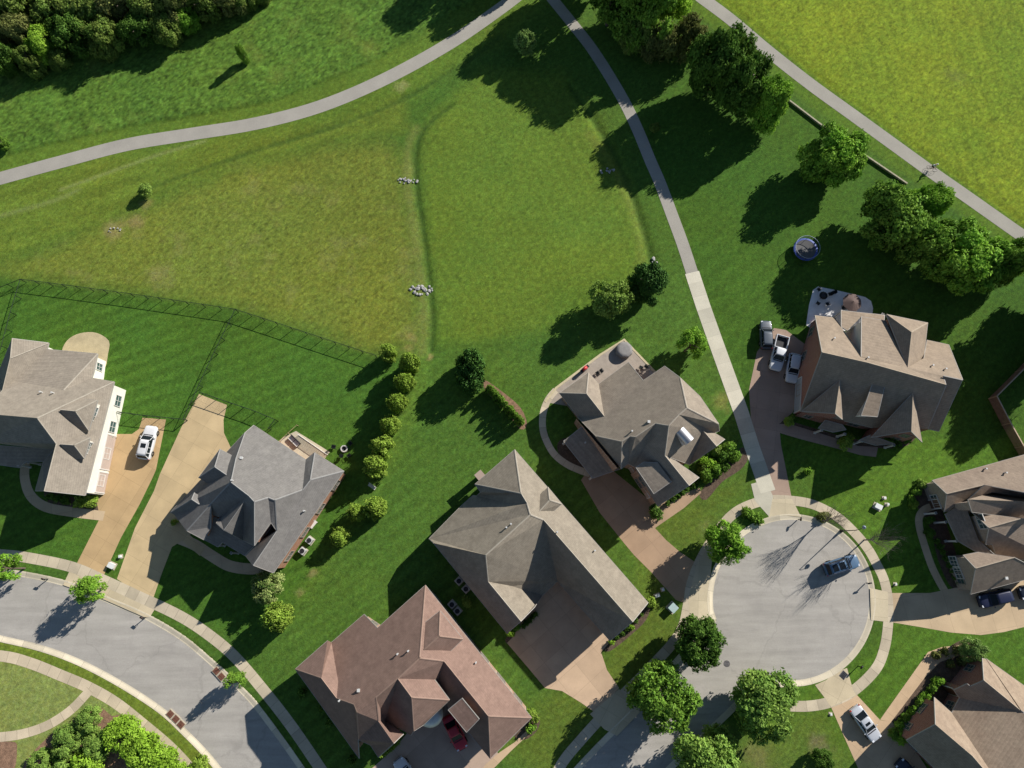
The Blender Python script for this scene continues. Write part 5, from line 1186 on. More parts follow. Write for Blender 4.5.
P_grey = paint('silver_blue_car_paint', (.06,.075,.095,1), .0); P_blue = paint('steel_blue_car_paint', (.07,.13,.21,1), .3); P_navy = paint('navy_car_paint', (.012,.016,.045,1), .2); P_red = paint('red_car_paint', (.42,.02,.035,1), .0); P_ink = paint('dark_blue_car_paint', (.015,.022,.04,1), .2)
car('suv', 'white SUV parked on the tan driveway of the white-sided house', P_white, (151.5,425.5), (142.8,459.5), 4.95, 1.95, 1.75, extras=('rails', 'sunroof'))
car('suv', 'silver-blue car parked half on the grass beside the white pickup', P_grey, (766,322), (766.8,347), 4.4, 1.82, 1.62, name='parked_suv')
car('pickup', 'white pickup truck with an open dark bed, between two cars', P_white2, (775.3,369.5), (783,336.5), 5.5, 1.95, 1.85)
car('suv', 'white car parked nearest the brick gable wall', P_white2, (791.3,382), (795.5,354), 4.5, 1.85, 1.6)
car('suv', 'steel-blue SUV with a glass roof parked at the curb of the cul-de-sac', P_blue, (860,559.5), (824,570.5), 5.0, 1.95, 1.8, extras=('panorama', 'rails'))
car('sedan', 'silver sedan with a sunroof on the lower driveway', P_silver, (878,740), (855.5,708.5), 4.85, 1.85, 1.47, extras=('sunroof',))
car('suv', 'navy car half under the eave of the tan gabled house', P_navy, (981,602), (1011,595), 4.7, 1.9, 1.7, roofcol=P_navy)
car('sedan', 'red car half hidden under the red-brown shed dormer', P_red, (462,748), (448,718), 4.7, 1.85, 1.5)
car('sedan', 'white car cut by the photo edge under the red-brown gable', P_white, (397,760), (418,792), 4.8, 1.85, 1.48)
car('sedan', 'dark blue car in the shaded corner by the brown brick house', P_ink, (901,764), (925,790), 4.8, 1.85, 1.47)
car('suv', 'black car in shade beyond the navy car', P_ink, (1022,594), (1052,588), 4.8, 1.9, 1.7)
# ================================================================== STREET FURNITURE, GARDEN THINGS
def at(px, py, z=0): x, y = U(px, py, z); return (x, y, 0)
M_black = mat('black_coated_metal', (.012,.014,.014,1), .45, .15, 3, .1, 9, metal=.2)
def lamp():
    p = at(841, 531); root = empty('street_lamp', p, 0, 'black street lamp leaning its arm over the cul-de-sac sidewalk', 'street lamp'); h = 4.7
    m = MB(); m.lathe([(.24, 0), (.24, .12), (.17, .2), (.14, .7), (.09, .85)], 14); o_ = m.build('base', M_black); o_.parent = root
    m = MB(); m.tube((0, 0, .8), (0, 0, h), .075, .05, 10); o_ = m.build('pole', M_black); o_.parent = root
    m = MB(); d = Vector((1.0, .35, 0)).normalized(); P_ = [Vector((0, 0, h-.1)), Vector((0, 0, h+.12))+d*.3, Vector((0, 0, h+.2))+d*.7, Vector((0, 0, h+.1))+d*1.15]
    for a, b in zip(P_, P_[1:]): m.tube(a, b, .04, .035, 8)
    o_ = m.build('arm', M_black); o_.parent = root
    hp = P_[-1]; m = MB(); m.lathe([(.05, .12), (.12, .08), (.26, -.12), (.27, -.2)], 16, hp); o_ = m.build('lamp_shade', mat('grey_lamp_housing', (.28,.33,.40,1), .4, .05, 3, .05, 9, metal=.4)); o_.parent = root
    m = MB(); m.lathe([(.25, -.2), (.2, -.3), (.02, -.34)], 16, hp); o_ = m.build('lens', mat('lamp_lens', (.6,.62,.65,1), .2, .03, 3, .03, 9)); o_.parent = root
lamp()
def mailbox(px, py, rz, label):
    root = empty('mailbox', at(px, py), rz, label, 'mailbox', 'mailboxes along the curbs')
    m = MB(); m.box(0, 0, .5, .10, .10, 1.0); m.tube((0, 0, .62), (.22, 0, .9), .025, .025, 6); o_ = m.build('post', M_black); o_.parent = root
    m = MB(); n = 10; a = [[(x, .10*math.cos(math.pi*k/n), 1.12+.10*math.sin(math.pi*k/n)) for k in range(n+1)]+[(x, -.10, 1.0), (x, .10, 1.0)] for x in (-.26, .26)]
    loft(m, a); o_ = m.build('box', M_black); o_.parent = root
    m = MB(); m.box(0, .115, 1.15, .03, .02, .16); o_ = m.build('flag', mat('flag_red', (.4,.02,.02,1), .5)); o_.parent = root
mailbox(145.5, 617.5, -.5, 'black mailbox at the curb below the second driveway apron'); mailbox(48, 579, -.3, 'black mailbox at the curb between two street trees'); mailbox(798, 519.5, 1.3, 'black mailbox at the top of the cul-de-sac by the driveway apron'); mailbox(866, 583, .2, 'black mailbox at the curb beside the shaded driveway apron')
mailbox(858, 666, .8, 'black mailbox on the verge beside the drain grate')
M_utilw = mat('pale_utility_box', (.62,.64,.62,1), .5, .05, 2, .05, 9); M_green = mat('utility_green', (.10,.20,.16,1), .5, .08, 2, .05, 9)
def util(px, py, rz, s, m_, label, name='utility_box'):
    root = empty(name, at(px, py), rz, label, 'utility box', None); m = MB(); m.box(0, 0, s[2]/2, s[0], s[1], s[2]); o_ = m.build('cabinet', m_, bevel=.05); o_.parent = root
    m = MB(); m.box(0, -.0, s[2]+.03, s[0]+.06, s[1]+.06, .06); o_ = m.build('lid', m_, bevel=.02); o_.parent = root
    m = MB(); m.box(0, 0, .03, s[0]+.3, s[1]+.3, .06); o_ = m.build('plinth', M_curb); o_.parent = root
util(112.5, 565.5, -.4, (.85,.65,.5), M_utilw, 'pale utility box on the grass strip between two driveways'); util(121, 556.5, .2, (.3,.3,.35), M_utilw, 'small white utility stub near the tip of the grass strip')
util(877, 506.8, -.5, (.95,.65,.55), M_utilw, 'white utility cabinet on the lawn by the cul-de-sac'); util(886.5, 504.5, 0, (.25,.25,.5), M_utilw, 'small white post box beside the white utility cabinet'); util(884, 498, 0, (.3,.22,.3), M_utilw, 'tiny white box behind the white utility cabinet')
util(672, 607.5, -.8, (1.0,1.0,.85), mat('pale_green_cabinet', (.34,.44,.42,1), .5, .05, 2, .05, 9), 'green transformer cabinet on the shaded lawn by the sidewalk', 'transformer_cabinet'); util(657, 595.5, .3, (.55,.3,.4), M_utilw, 'low white box beside the green transformer'); util(662.5, 589.5, .3, (.25,.25,.4), M_utilw, 'small white stub above the low white box'); util(895, 584, 0, (.2,.2,.3), M_utilw, 'tiny white marker on the shaded lawn by the driveway'); util(830.5, 714, 0, (.2,.2,.2), M_utilw, 'tiny white marker beside the sedan driveway')
def ac(px, py, rz, label):
    root = empty('air_conditioner', at(px, py, .5), rz, label, 'air conditioner', 'air conditioners beside the houses'); g = mat('ac_grey', (.42,.42,.40,1), .5, .05, 2, .05, 9)
    m = MB(); m.box(0, 0, .42, .86, .86, .72); o_ = m.build('casing', g, bevel=.04); o_.parent = root; m = MB(); m.box(0, 0, .03, 1.05, 1.05, .06); o_ = m.build('pad', M_curb); o_.parent = root
    m = MB(); m.torus((0, 0, .80), .31, .03, 24, 6); m.torus((0, 0, .80), .18, .02, 20, 6)
    for k in range(6): m.tube((0, 0, .8), (.31*math.cos(k*1.047), .31*math.sin(k*1.047), .8), .012, .012, 5)
    o_ = m.build('fan_grille', M_dark); o_.parent = root; m = MB(); m.lathe([(.02, .785), (.29, .785)], 20); o_ = m.build('fan_opening', M_dark); o_.parent = root
ac(309.5, 540.5, .95, 'air conditioner beside the orange brick wall, nearer the shrubs'); ac(302.5, 551, .95, 'air conditioner beside the orange brick wall, nearer the blossom tree')
ac(452, 604.5, -.8, 'air conditioner nearest the red-roofed house, upper of the pair'); ac(457.5, 611, -.8, 'air conditioner nearest the red-roofed house, lower of the pair'); ac(459, 581, -.8, 'air conditioner under the weathered grey eave, upper one'); ac(466, 589, -.8, 'air conditioner under the weathered grey eave, beside the pale shrub')
# trampoline
def trampoline():
    root = empty('trampoline', at(805.5, 249.5, .8), 0, 'round black trampoline with a blue rim on the lawn', 'trampoline'); R = 1.85
    m = MB(); m.lathe([(.01, .82), (R-.25, .85)], 36); o_ = m.build('jumping_mat', mat('trampoline_mat', (.09,.09,.09,1), .7, .1, 2, .2, 14)); o_.parent = root
    m = MB(); m.lathe([(R-.28, .87), (R, .88), (R+.03, .84), (R-.28, .84)], 40); o_ = m.build('rim_pad', mat('blue_pad', (.06,.10,.34,1), .5, .08, 2, .05, 9)); o_.parent = root
    m = MB(); m.torus((0, 0, 1.75), R, .035, 40, 6); o_ = m.build('net_ring', mat('grey_blue_tube', (.28,.33,.42,1), .4, .05, 2, .05, 9)); o_.parent = root
    for k in range(6):
        a = k*math.pi/3+.3; m = MB(); m.tube((R*1.02*math.cos(a), R*1.02*math.sin(a), 0), (R*math.cos(a), R*math.sin(a), 1.75), .03, .03, 6); o_ = m.build('pole', M_black); o_.parent = root
    net = bpy.data.materials.new('safety_net'); net.use_nodes = True; t = net.node_tree; b = t.nodes['Principled BSDF']; b.inputs['Base Color'].default_value = (.03,.03,.03,1); b.inputs['Alpha'].default_value = .28
    m = MB(); m.lathe([(R, .9), (R, 1.75)], 36); o_ = m.build('safety_net', net); o_.parent = root
trampoline()
def umbrella(px, py, R, z, c, name_c, label, fold=8):
    root = empty('patio_umbrella', at(px, py, z), .3, label, 'patio umbrella'); m = MB(); vs = [(0, 0, z+.55)]
    for k in range(fold*2):
        a = math.pi*k/fold; r = R if k % 2 == 0 else R*.93; vs.append((r*math.cos(a), r*math.sin(a), z-(0 if k % 2 == 0 else -.05)))
    n = fold*2; m.add(vs, [(0, 1+k, 1+(k+1) % n) for k in range(n)]); o_ = m.build('canopy', mat(name_c, c, .8, .08, 2, .06, 9)); o_.parent = root
    m = MB(); m.tube((0, 0, 0), (0, 0, z+.62), .03, .025, 8); o_ = m.build('pole', M_black); o_.parent = root; m = MB(); m.lathe([(.28, 0), (.28, .06), (.06, .12), (.04, .3)], 14); o_ = m.build('base', M_black); o_.parent = root

def covered_table(px, py, label):
    root = empty('covered_patio_table', at(px, py, .8), .4, label, 'covered table'); m = MB(); vs = []; n = 32; fs = []
    for r, z, fold in ((.02, .98, 0), (.7, .97, 0), (1.12, .93, .01), (1.2, .80, .02), (1.24, .45, .05), (1.27, .12, .07)):
        for k in range(n): a = 2*math.pi*k/n; q = r*(1+fold*math.cos(a*8)); vs.append((q*math.cos(a), q*math.sin(a), z))
    for i in range(5):
        for k in range(n): fs.append((i*n+k, i*n+(k+1) % n, (i+1)*n+(k+1) % n, (i+1)*n+k))
    m.add(vs, fs, 0, True); o_ = m.build('cover', mat('grey_canvas', (.22,.21,.20,1), .85, .12, 2, .08, 9)); o_.parent = root
    m = MB(); m.lathe([(.5, 0), (.45, .08), (.12, .12), (.1, .9)], 16); o_ = m.build('pedestal', M_black); o_.parent = root
covered_table(624.5, 349.5, 'round table under a grey cover at the tip of the paver patio')
umbrella(852, 302.5, 1.45, 2.3, (.11,.075,.065,1), 'brown_canvas', 'open brown patio umbrella on the shaded bluestone patio')
def table(px, py, R, label):
    root = empty('patio_table', at(px, py, .7), 0, label, 'patio table'); m = MB(); m.lathe([(.02, .72), (R, .72), (R, .68), (.02, .68)], 20); o_ = m.build('table_top', M_black); o_.parent = root
    m = MB(); m.torus((0, 0, .73), R*.55, .05, 24, 6); m.lathe([(.02, .74), (R*.45, .76)], 18); o_ = m.build('centre_ring', M_dark); o_.parent = root
    for k in range(4):
        a = k*math.pi/2+.78; m = MB(); m.tube((R*.7*math.cos(a), R*.7*math.sin(a), 0), (R*.5*math.cos(a), R*.5*math.sin(a), .69), .025, .025, 6); o_ = m.build('leg', M_black); o_.parent = root
CH0 = None
def chair(px, py, rz, label, group, mt=None):
    global CH0
    if CH0 is None:
        root = empty('patio_chair', (0, 0, 0), 0, None, 'chair'); m = MB(); m.box(0, 0, .42, .5, .5, .06); o_ = m.build('seat', M_black, bevel=.02); o_.parent = root
        m = MB(); m.box(-.25, 0, .70, .05, .5, .5); o_ = m.build('backrest', M_black, bevel=.02); o_.parent = root
        for s in (-1, 1):
            m = MB(); m.box(0, s*.26, .62, .5, .05, .04); o_ = m.build('armrest', M_black); o_.parent = root
            for t in (-1, 1): m = MB(); m.tube((t*.22, s*.22, 0), (t*.22, s*.22, .6 if t > 0 else .42), .018, .018, 6); o_ = m.build('leg', M_black); o_.parent = root
        CH0 = root; r = root
    else: r = copy_tree(CH0)
    r.location = at(px, py, .4); r.rotation_euler = (0, 0, rz); r['label'] = label; r['group'] = group; return r
table(823.5, 295.5, .62, 'round black patio table on the shaded bluestone patio')
tx, ty, _ = at(823.5, 295.5, .4)
for px, py, lb in ((819,289.5,'black patio chair at the rounded corner of the bluestone patio'),(830,294.2,'black patio chair between the table and the outermost chair'),(834,292.5,'outermost black patio chair, towards the brown umbrella'),(818,303.2,'black patio chair nearest the house corner'),(827.5,303.8,'black patio chair between table and house wall')):
    x, y, _ = at(px, py, .4); chair(px, py, math.atan2(ty-y, tx-x), lb, 'chairs round the black patio table')
def grill(px, py, rz, label, body, nm='grill'):
    root = empty(nm, at(px, py, .6), rz, label, 'grill'); m = MB(); n = 10; loft(m, [[(x, .26*math.cos(math.pi*k/n), .9+.26*math.sin(math.pi*k/n)) for k in range(n+1)] for x in (-.4, .4)]); o_ = m.build('lid', body); o_.parent = root
    m = MB(); m.box(0, 0, .48, .8, .5, .82); o_ = m.build('cabinet', M_dark, bevel=.02); o_.parent = root
    for s in (-1, 1): m = MB(); m.box(s*.58, 0, .86, .34, .45, .04); o_ = m.build('side_shelf', M_dark); o_.parent = root
    m = MB(); m.tube((-.3, -.3, 1.0), (.3, -.3, 1.0), .02, .02, 6); o_ = m.build('handle', M_steel); o_.parent = root
grill(584.5, 369, .7, 'bright red grill at the edge of the paver patio', paint('grill_red', (.45,.03,.03,1))); grill(846, 306.5, .2, 'black grill under the edge of the brown umbrella', M_black)
chair(597.5, 373, 2.2, 'black chair on the paver patio below the red grill', 'chairs on the paver patio'); chair(601.5, 371, -.9, 'black chair on the paver patio between grill and umbrella', 'chairs on the paver patio')
chair(641, 367.5, 1.2, 'black chair in the tree shade at the corner of the paver patio', 'chairs on the paver patio'); chair(646, 366.5, 2.6, 'black chair next to the shaded corner of the paver patio', 'chairs on the paver patio')
# fire pit and chairs
def firepit():
    root = empty('fire_pit', at(344, 448.8, .3), 0, 'round pale stone fire pit with three dark chairs near it', 'fire pit'); m = MB(); m.lathe([(.33, .42), (.36, .45), (.5, .45), (.52, .42), (.54, 0)], 24); o_ = m.build('stone_ring', mat('pale_stone', (.5,.48,.43,1), .9, .1, 3, .1, 9)); o_.parent = root
    m = MB(); m.lathe([(.02, .2), (.34, .2), (.34, .44)], 20); o_ = m.build('fire_bowl', M_dark); o_.parent = root
firepit()
fx, fy, _ = at(344, 448.8, .3)
for px, py, lb in ((350.5,443.5,'dark chair beyond the fire pit'),(349,455.5,'dark chair beside the fire pit, towards the shrubs'),(341.5,456,'dark chair between the fire pit and the house'),(334,447,'dark chair between the fire pit and the deck')):
    x, y, _ = at(px, py, .4); chair(px, py, math.atan2(fy-y, fx-x), lb, 'chairs round the fire pit')
# deck clutter behind the grey-roofed house
M_cush = mat('pale_cushion', (.62,.6,.55,1), .9, .05, 2, .05, 9); M_wood = mat('weathered_wood', (.36,.26,.15,1), .85, .15, 2, .15, 9)
def sofa(px, py, rz, L, label):
    root = empty('outdoor_sofa', at(px, py, .4), rz, label, 'sofa'); m = MB(); m.box(0, 0, .2, L, .8, .34); o_ = m.build('frame', M_dark, bevel=.02); o_.parent = root
    m = MB(); m.box(0, .36, .55, L, .12, .5); o_ = m.build('backrest', M_dark, bevel=.02); o_.parent = root
    n = max(1, int(L/.75))
    for k in range(n): m = MB(); m.box(-L/2+L*(k+.5)/n, -.03, .42, L/n-.06, .66, .14); o_ = m.build('cushion', M_cush, bevel=.05); o_.parent = root
sofa(294, 441, -.75, 1.9, 'pale cushioned outdoor sofa on the deck behind the grey-roofed house')
def railing(name, pts, h, m_, label, rails=(.95,), post=1.4, bal=None, cat='railing', r=.035):
    """A run of posts and rails along ground points; balusters or mesh wires optional."""
    P_ = W2(pts, h); root = empty(name, (P_[0][0], P_[0][1], 0), 0, label, cat)
    X0, Y0 = P_[0]
    for (x0, y0), (x1, y1) in zip(P_, P_[1:]):
        x0 -= X0; x1 -= X0; y0 -= Y0; y1 -= Y0
        L = math.hypot(x1-x0, y1-y0); n = max(1, int(round(L/post)))
        for k in range(n+1):
            m = MB(); x, y = x0+(x1-x0)*k/n, y0+(y1-y0)*k/n; m.tube((x, y, 0), (x, y, h+.04), r*1.2, r*1.2, 6); o_ = m.build('post', m_); o_.parent = root
        for z in rails: m = MB(); m.tube((x0, y0, h*z), (x1, y1, h*z), r, r, 6); o_ = m.build('rail', m_); o_.parent = root
        if bal:
            m = MB(); k = 0; nb = int(L/bal)
            for k in range(1, nb): x, y = x0+(x1-x0)*k/nb, y0+(y1-y0)*k/nb; m.box(x, y, h*.5, *((.007, .007) if bal < .14 else (.05, .05)), h*.94)
            o_ = m.build('baluster_panel', m_); o_.parent = root
    return root
railing('deck_railing', [(297,434),(326,454)], 1.0, M_white, 'white balustrade along the deck behind the grey-roofed house', (.97,.1), 1.5, .16)
railing('deck_rail', [(279,441),(296.5,425)], .9, M_wood, 'tan wooden rail at the side of the deck', (.95,), 1.6)
railing('wire_fence', [(-6,289.5),(20,279)], 1.45, M_black, 'short black fence run at the photo edge above the white-sided house', (.98,), 2.4, .12, 'fence', .042)
M_fence = mat('dark_green_fence_metal', (.022,.034,.024,1), .5, .15, 3, .1, 9, metal=.2)
FN = [('long black fence run along the dry field, from the corner to the cross fence', [(20,279),(75,286),(130,293.5),(185,301.5),(235,309)]), ('black fence run from the cross fence to the first columnar shrub', [(235,309),(275,322),(320,337),(375,355)]),
      ('black cross fence between the two lawns down to the driveway', [(235,309),(214,352),(183,418.5)]), ('black fence run at the side of the white-sided house lot', [(20,279),(10,312),(1,346),(-8,380)]),
      ('black fence from the white-sided house across to the cross fence', [(117,411.5),(142,415),(183,419)]), ('black gate fence over the upper end of the sand driveway', [(199,392),(228,402)]), ('black fence from the sand driveway gate to the grey-roofed house', [(228,402),(252,410),(275,419.5),(268,428)])]
for lb, pts in FN: railing('yard_fence', pts, 1.45, M_fence, lb, (.98,), 2.4, .12, 'fence', .042)
# wooden privacy fence at the right
def wood_fence():
    pts = W2([(1040,352),(1024,369),(997,396),(1011,423),(1024,446),(1040,474)], 1.9); root = empty('privacy_fence', (pts[2][0], pts[2][1], 0), 0, 'brown wooden privacy fence round a yard, pale on its top edge', 'fence'); X0, Y0 = pts[2]
    for (x0, y0), (x1, y1) in zip(pts, pts[1:]):
        L = math.hypot(x1-x0, y1-y0); a = math.atan2(y1-y0, x1-x0); m = MB(); n = int(L/.15)
        for k in range(n): t = (k+.5)/n; m.box(x0-X0+(x1-x0)*t, y0-Y0+(y1-y0)*t, .92, .142, .03, 1.84+random.uniform(-.01, .01), a)
        o_ = m.build('board_panel', mat('brown_fence_wood', (.20,.125,.085,1), .9, .15, 2, .15, 9)); o_.parent = root
        m = MB(); m.box((x0+x1)/2-X0, (y0+y1)/2-Y0, 1.9, L, .16, .05, a); o_ = m.build('cap_rail', mat('pale_fence_wood', (.42,.32,.22,1), .85, .1, 2, .1, 9)); o_.parent = root
        m = MB(); m.box(x1-X0, y1-Y0, .97, .13, .13, 1.94, a); o_ = m.build('post', M_wood); o_.parent = root
wood_fence()
# low pale stone wall under the belt of trees
def low_wall():
    pts = W2(WALL_L, .5); ms = mat('pale_limestone', (.34,.31,.22,1), .9, .12, 2, .15, 7); root = empty('low_stone_wall', (pts[3][0], pts[3][1], 0), 0, 'low pale stone wall running under the trees along the park path', 'wall'); X0, Y0 = pts[3]
    for i, ((x0, y0), (x1, y1)) in enumerate(zip(pts, pts[1:])):
        L = math.hypot(x1-x0, y1-y0); a = math.atan2(y1-y0, x1-x0); n = max(1, int(L/.9))
        m = MB(); m.box((x0+x1)/2-X0, (y0+y1)/2-Y0, .17, L, .18, .34, a); o_ = m.build('wall_base', ms); o_.parent = root
        m = MB()
        for k in range(n): t = (k+.5)/n; m.box(x0-X0+(x1-x0)*t, y0-Y0+(y1-y0)*t, .36, L/n-.02, .24, .06, a)
        o_ = m.build('coping', ms); o_.parent = root
low_wall()
# riprap stones
M_rock = mat('white_limestone_rock', (.34,.33,.31,1), .9, .25, 2.5, .2, 9, bump=.4); RK = []
def rock_mesh(s):
    bm = bmesh.new(); bmesh.ops.create_icosphere(bm, subdivisions=2, radius=1); r = random.Random(s)
    off = Vector((r.random()*9, r.random()*9, r.random()*9))
    from mathutils import noise
    for v in bm.verts: v.co *= 1+.38*noise.noise(v.co*1.3+off); v.co.z *= .6
    me = bpy.data.meshes.new('rock'); bm.to_mesh(me); bm.free(); me.materials.append(M_rock); return me
RK = [rock_mesh(s) for s in range(4)]
def rocks(c, rx, ry, n, lb, grp, smin=.16, smax=.42):
    x, y = U(*c)
    for k in range(n):
        a = random.random()*6.28; q = math.sqrt(random.random()); o_ = bpy.data.objects.new('rock', random.choice(RK)); COL.objects.link(o_); s = random.uniform(smin, smax)*.72
        px_ = x+rx*q*math.cos(a); py_ = y+ry*q*math.sin(a); o_.location = (px_, py_, gz(px_, py_)+.08); o_.scale = (s, s*random.uniform(.7, 1.2), s); o_.rotation_euler = (random.uniform(-.4, .4), random.uniform(-.4, .4), random.random()*6)
        tag(o_, lb, 'rock', grp)
def gz(x, y):
    i = min(max(np.searchsorted(XS, x)-1, 0), len(XS)-2); j = min(max(np.searchsorted(YS, y)-1, 0), len(YS)-2); return float(Z[i:i+2, j:j+2].mean())
rocks((408.5,181), 1.7, .5, 22, 'white stone in the small riprap bar across the upper swale', 'stones of the upper riprap bar', .14, .34)
rocks((421.5,290), 1.75, .8, 40, 'white stone in the wider riprap bar across the lower swale', 'stones of the wider riprap bar', .16, .38)
rocks((606.5,171), 1.5, .45, 14, 'white stone in the riprap bar across the swale beside the footpath', 'stones of the riprap bar beside the footpath', .14, .36)
rocks((655,262), .4, .9, 5, 'grey stone at the end of the swale by the dark bushy tree', 'stones at the swale end', .25, .45)
rocks((113,231), 1.5, .5, 7, 'small pale stone in the bare streak on the slope', 'stones in the bare streak', .1, .2)
# storm drains, manhole, grates
M_rust = mat('rusty_iron', (.13,.055,.035,1), .85, .25, 3, .2, 9)
def drain(pts, label):
    q = W2(pts); root = empty('storm_drain', (q[0][0], q[0][1], 0), 0, label, 'storm drain', 'curb storm drains'); X0, Y0 = q[0]
    for x, y in q:
        a = math.atan2(q[-1][1]-q[0][1], q[-1][0]-q[0][0]); m = MB(); m.box(x-X0, y-Y0, .045, .82, .75, .06, a); m.box(x-X0+.0, y-Y0, .085, .6, .06, .03, a); m.box(x-X0, y-Y0, .085, .06, .5, .03, a); o_ = m.build('iron_cover', M_rust); o_.parent = root
        m = MB(); m.box(x-X0, y-Y0, -.02, 1.0, .95, .12, a); o_ = m.build('concrete_frame', M_curb); o_.parent = root
drain([(170.5,714),(176,719),(181,724.5)], 'three rusty drain covers in the lower curb of the curving street'); drain([(216.5,671),(221.5,676.5)], 'two rusty drain covers in the upper curb beside the young street tree')
def disc(nm, px, py, R, z, label, cat, mt):
    x, y = U(px, py); root = empty(nm, (x, y, 0), 0, label, cat); m = MB(); m.lathe([(.01, z), (R*.86, z)], 24); o_ = m.build('lid', mt); o_.parent = root; m = MB(); m.lathe([(R*.88, z), (R*.9, z+.01), (R, z+.008), (R, z-.03)], 24); o_ = m.build('rim', M_dark); o_.parent = root
    m = MB()
    for k in range(-2, 3): m.box(0, k*R*.28, z+.006, R*1.2, .04, .012)
    o_ = m.build('tread', M_dark); o_.parent = root
disc('manhole_cover', 727, 663.8, .42, -.085, 'dark round manhole cover in the street near the cul-de-sac', 'manhole cover', mat('iron_cover', (.16,.15,.15,1), .7, .2, 3, .2, 9))
def grate():
    root = empty('drain_grate', at(843.5, 675), .8, 'dark drain grate in the pale apron by the silver sedan', 'drain grate'); m = MB()
    for k in range(5): m.box(-.36+k*.18, 0, .06, .10, .7, .04)
    o_ = m.build('bars', M_dark); o_.parent = root; m = MB(); m.box(0, 0, .035, .95, .85, .03); o_ = m.build('frame', mat('iron_cover2', (.16,.15,.15,1), .7)); o_.parent = root
grate()
# bin, satellite dish and similar small things against the houses
def bin_(px, py, c, nm, label):
    root = empty('wheeled_bin', at(px, py, .5), .4, label, 'bin'); mm = mat(nm, c, .5, .05, 3, .05, 9); m = MB(); loft(m, [[(-w_, -w_, z), (w_, -w_, z), (w_, w_, z), (-w_, w_, z)] for w_, z in ((.22, .08), (.30, .95))], smooth=False); o_ = m.build('body', mm); o_.parent = root
    m = MB(); m.box(0, 0, .99, .64, .68, .07); o_ = m.build('lid', mm, bevel=.02); o_.parent = root
    for s in (-1, 1): m = MB(); m.tube((.24, s*.26, .1), (.24, s*.32, .1), .1, .1, 10); o_ = m.build('wheel', M_tyre); o_.parent = root
bin_(112, 437, (.02,.20,.13,1), 'green_plastic', 'green wheeled bin at the corner of the white-sided house')
def garden_seat(px, py, rz, label):
    root = empty('garden_bench', at(px, py, .4), rz, label, 'bench'); m = MB(); m.box(0, 0, .42, 1.2, .42, .06); o_ = m.build('seat', M_white); o_.parent = root; m = MB(); m.box(0, .22, .7, 1.2, .06, .45); o_ = m.build('backrest', M_white); o_.parent = root
    for s in (-1, 1): m = MB(); m.box(s*.5, 0, .2, .08, .4, .4); o_ = m.build('leg', M_white); o_.parent = root
garden_seat(313.5, 524.5, .9, 'white bench beside the orange brick wall')
garden_seat(372, 486.5, -.6, 'pale bench at the foot of the seventh columnar shrub')
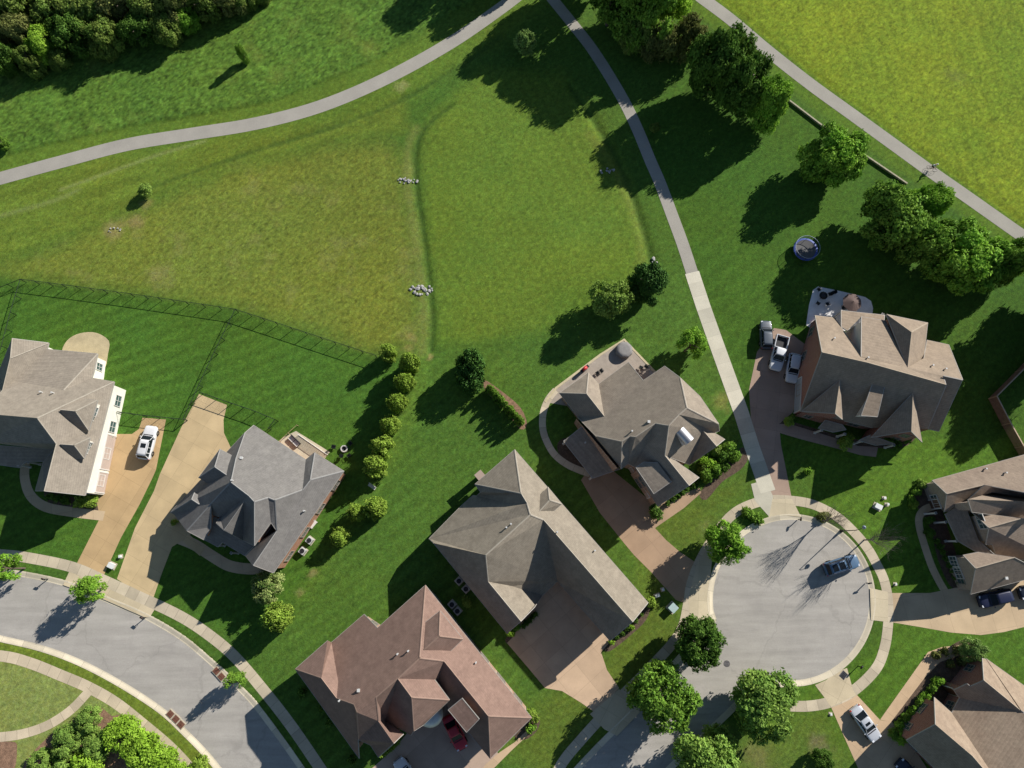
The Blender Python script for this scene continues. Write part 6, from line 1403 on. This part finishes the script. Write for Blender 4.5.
# ================================================================== CYCLIST
def cyclist():
    gx, gy, _ = at(932, 168.5, .4); rz = math.radians(-32)
    bk = empty('bicycle', (gx, gy, .022), rz, 'bicycle ridden by a person on the park path', 'bicycle')
    fr = mat('bicycle_paint', (.03,.03,.035,1), .4)
    for x in (-.52, .52):
        m = MB(); m.torus((x, 0, .34), .32, .02, 28, 6, 'y'); o_ = m.build('wheel', M_tyre); o_.parent = bk
        m = MB(); 
        for k in range(8): a = k*math.pi/4; m.tube((x, 0, .34), (x+.31*math.cos(a), 0, .34+.31*math.sin(a)), .004, .004, 4)
        s_ = m.build('spokes', M_rim); s_.parent = o_
    m = MB(); A, B, Cc, D_ = (-.52, 0, .34), (-.12, 0, .32), (-.22, 0, .82), (.36, 0, .86)
    for p, q in ((A, B), (A, Cc), (B, Cc), (Cc, D_), (B, D_), (D_, (.52, 0, .34)), (D_, (.34, 0, 1.0))): m.tube(p, q, .02, .018, 7)
    o_ = m.build('frame', fr); o_.parent = bk
    m = MB(); m.tube((.36, -.26, 1.02), (.36, .26, 1.02), .016, .016, 7); o_ = m.build('handlebar', fr); o_.parent = bk
    m = MB(); m.box(-.25, 0, .92, .26, .14, .06); m.tube((-.22, 0, .8), (-.24, 0, .9), .016, .016, 6); o_ = m.build('saddle', M_trim, bevel=.02); o_.parent = bk
    for s in (-1, 1): m = MB(); m.box(-.12+.12*s, s*.14, .32+.06*s, .1, .1, .025); o_ = m.build('pedal', M_trim); o_.parent = bk
    ps = empty('person', (gx, gy, .022), rz, 'person in a white shirt and dark shorts riding the bicycle along the park path', 'person')
    J = [(-.24, 0, .98), (-.16, 0, 1.18), (-.02, 0, 1.42), (.02, 0, 1.52), (.06, 0, 1.60), (.10, 0, 1.74)]; E_ = [(0,1),(1,2),(2,3),(3,4),(4,5)]; Rr = [.15, .14, .155, .065, .075, .09]
    for s in (-1, 1):
        b = len(J); J += [(.0, s*.17, 1.42), (.12, s*.24, 1.20), (.33, s*.23, 1.05), (.39, s*.22, 1.03)]; Rr += [.07, .05, .038, .036]; E_ += [(2, b), (b, b+1), (b+1, b+2), (b+2, b+3)]
        b = len(J); J += [(-.2, s*.10, .95), (.14, s*.13, .80-.05*s), (-.10+.1*s, s*.14, .42+.05*s), (.02+.1*s, s*.14, .35+.05*s)]; Rr += [.10, .072, .048, .036]; E_ += [(0, b), (b, b+1), (b+1, b+2), (b+2, b+3)]
    me = bpy.data.meshes.new('body'); me.from_pydata(J, E_, []); o_ = bpy.data.objects.new('body', me); COL.objects.link(o_); o_.parent = ps
    sk = o_.modifiers.new('skin', 'SKIN'); 
    for v, r_ in zip(me.skin_vertices[0].data, Rr): v.radius = (r_, r_)
    me.skin_vertices[0].data[0].use_root = True; sb = o_.modifiers.new('sub', 'SUBSURF'); sb.levels = 1; sb.render_levels = 2
    me.materials.append(mat('skin', (.45,.27,.19,1), .6, .04, 3, .03, 9))
    def cloth(nm, J2, E2, R2, m_):
        me = bpy.data.meshes.new(nm); me.from_pydata(J2, E2, []); c = bpy.data.objects.new(nm, me); COL.objects.link(c); c.parent = ps; c.modifiers.new('skin', 'SKIN')
        for v, r_ in zip(me.skin_vertices[0].data, R2): v.radius = (r_, r_)
        me.skin_vertices[0].data[0].use_root = True; s2 = c.modifiers.new('sub', 'SUBSURF'); s2.levels = 1; s2.render_levels = 2; me.materials.append(m_)
    cloth('shirt', [(-.22,0,1.04),(-.16,0,1.18),(-.02,0,1.42),(.0,.18,1.42),(.08,.235,1.28),(.0,-.18,1.42),(.08,-.235,1.28)], [(0,1),(1,2),(2,3),(3,4),(2,5),(5,6)], [.165,.165,.175,.09,.07,.09,.07], mat('white_shirt', (.75,.75,.76,1), .9, .04, 3, .03, 9))
    cloth('shorts', [(-.24,0,.99),(-.19,.10,.95),(.05,.125,.85),(-.19,-.10,.95),(.05,-.125,.87)], [(0,1),(1,2),(0,3),(3,4)], [.165,.12,.095,.12,.095], mat('dark_shorts', (.02,.02,.03,1), .9, .1, 3, .05, 9))
    m = MB(); m.lathe([(.115, -.02), (.12, .03), (.09, .09), (.02, .115)], 14, (.10, 0, 1.77)); h = m.build('helmet', mat('white_helmet', (.72,.73,.75,1), .4, .03, 3, .03, 9)); h.parent = ps
    m = MB(); m.box(.19, 0, 1.735, .035, .03, .045); 
    for s in (-1, 1): m.box(.185, s*.035, 1.76, .012, .022, .012); m.box(.10, s*.09, 1.735, .04, .02, .06)
    fc = m.build('face', MATS['skin'], bevel=.006); fc.parent = ps
cyclist()
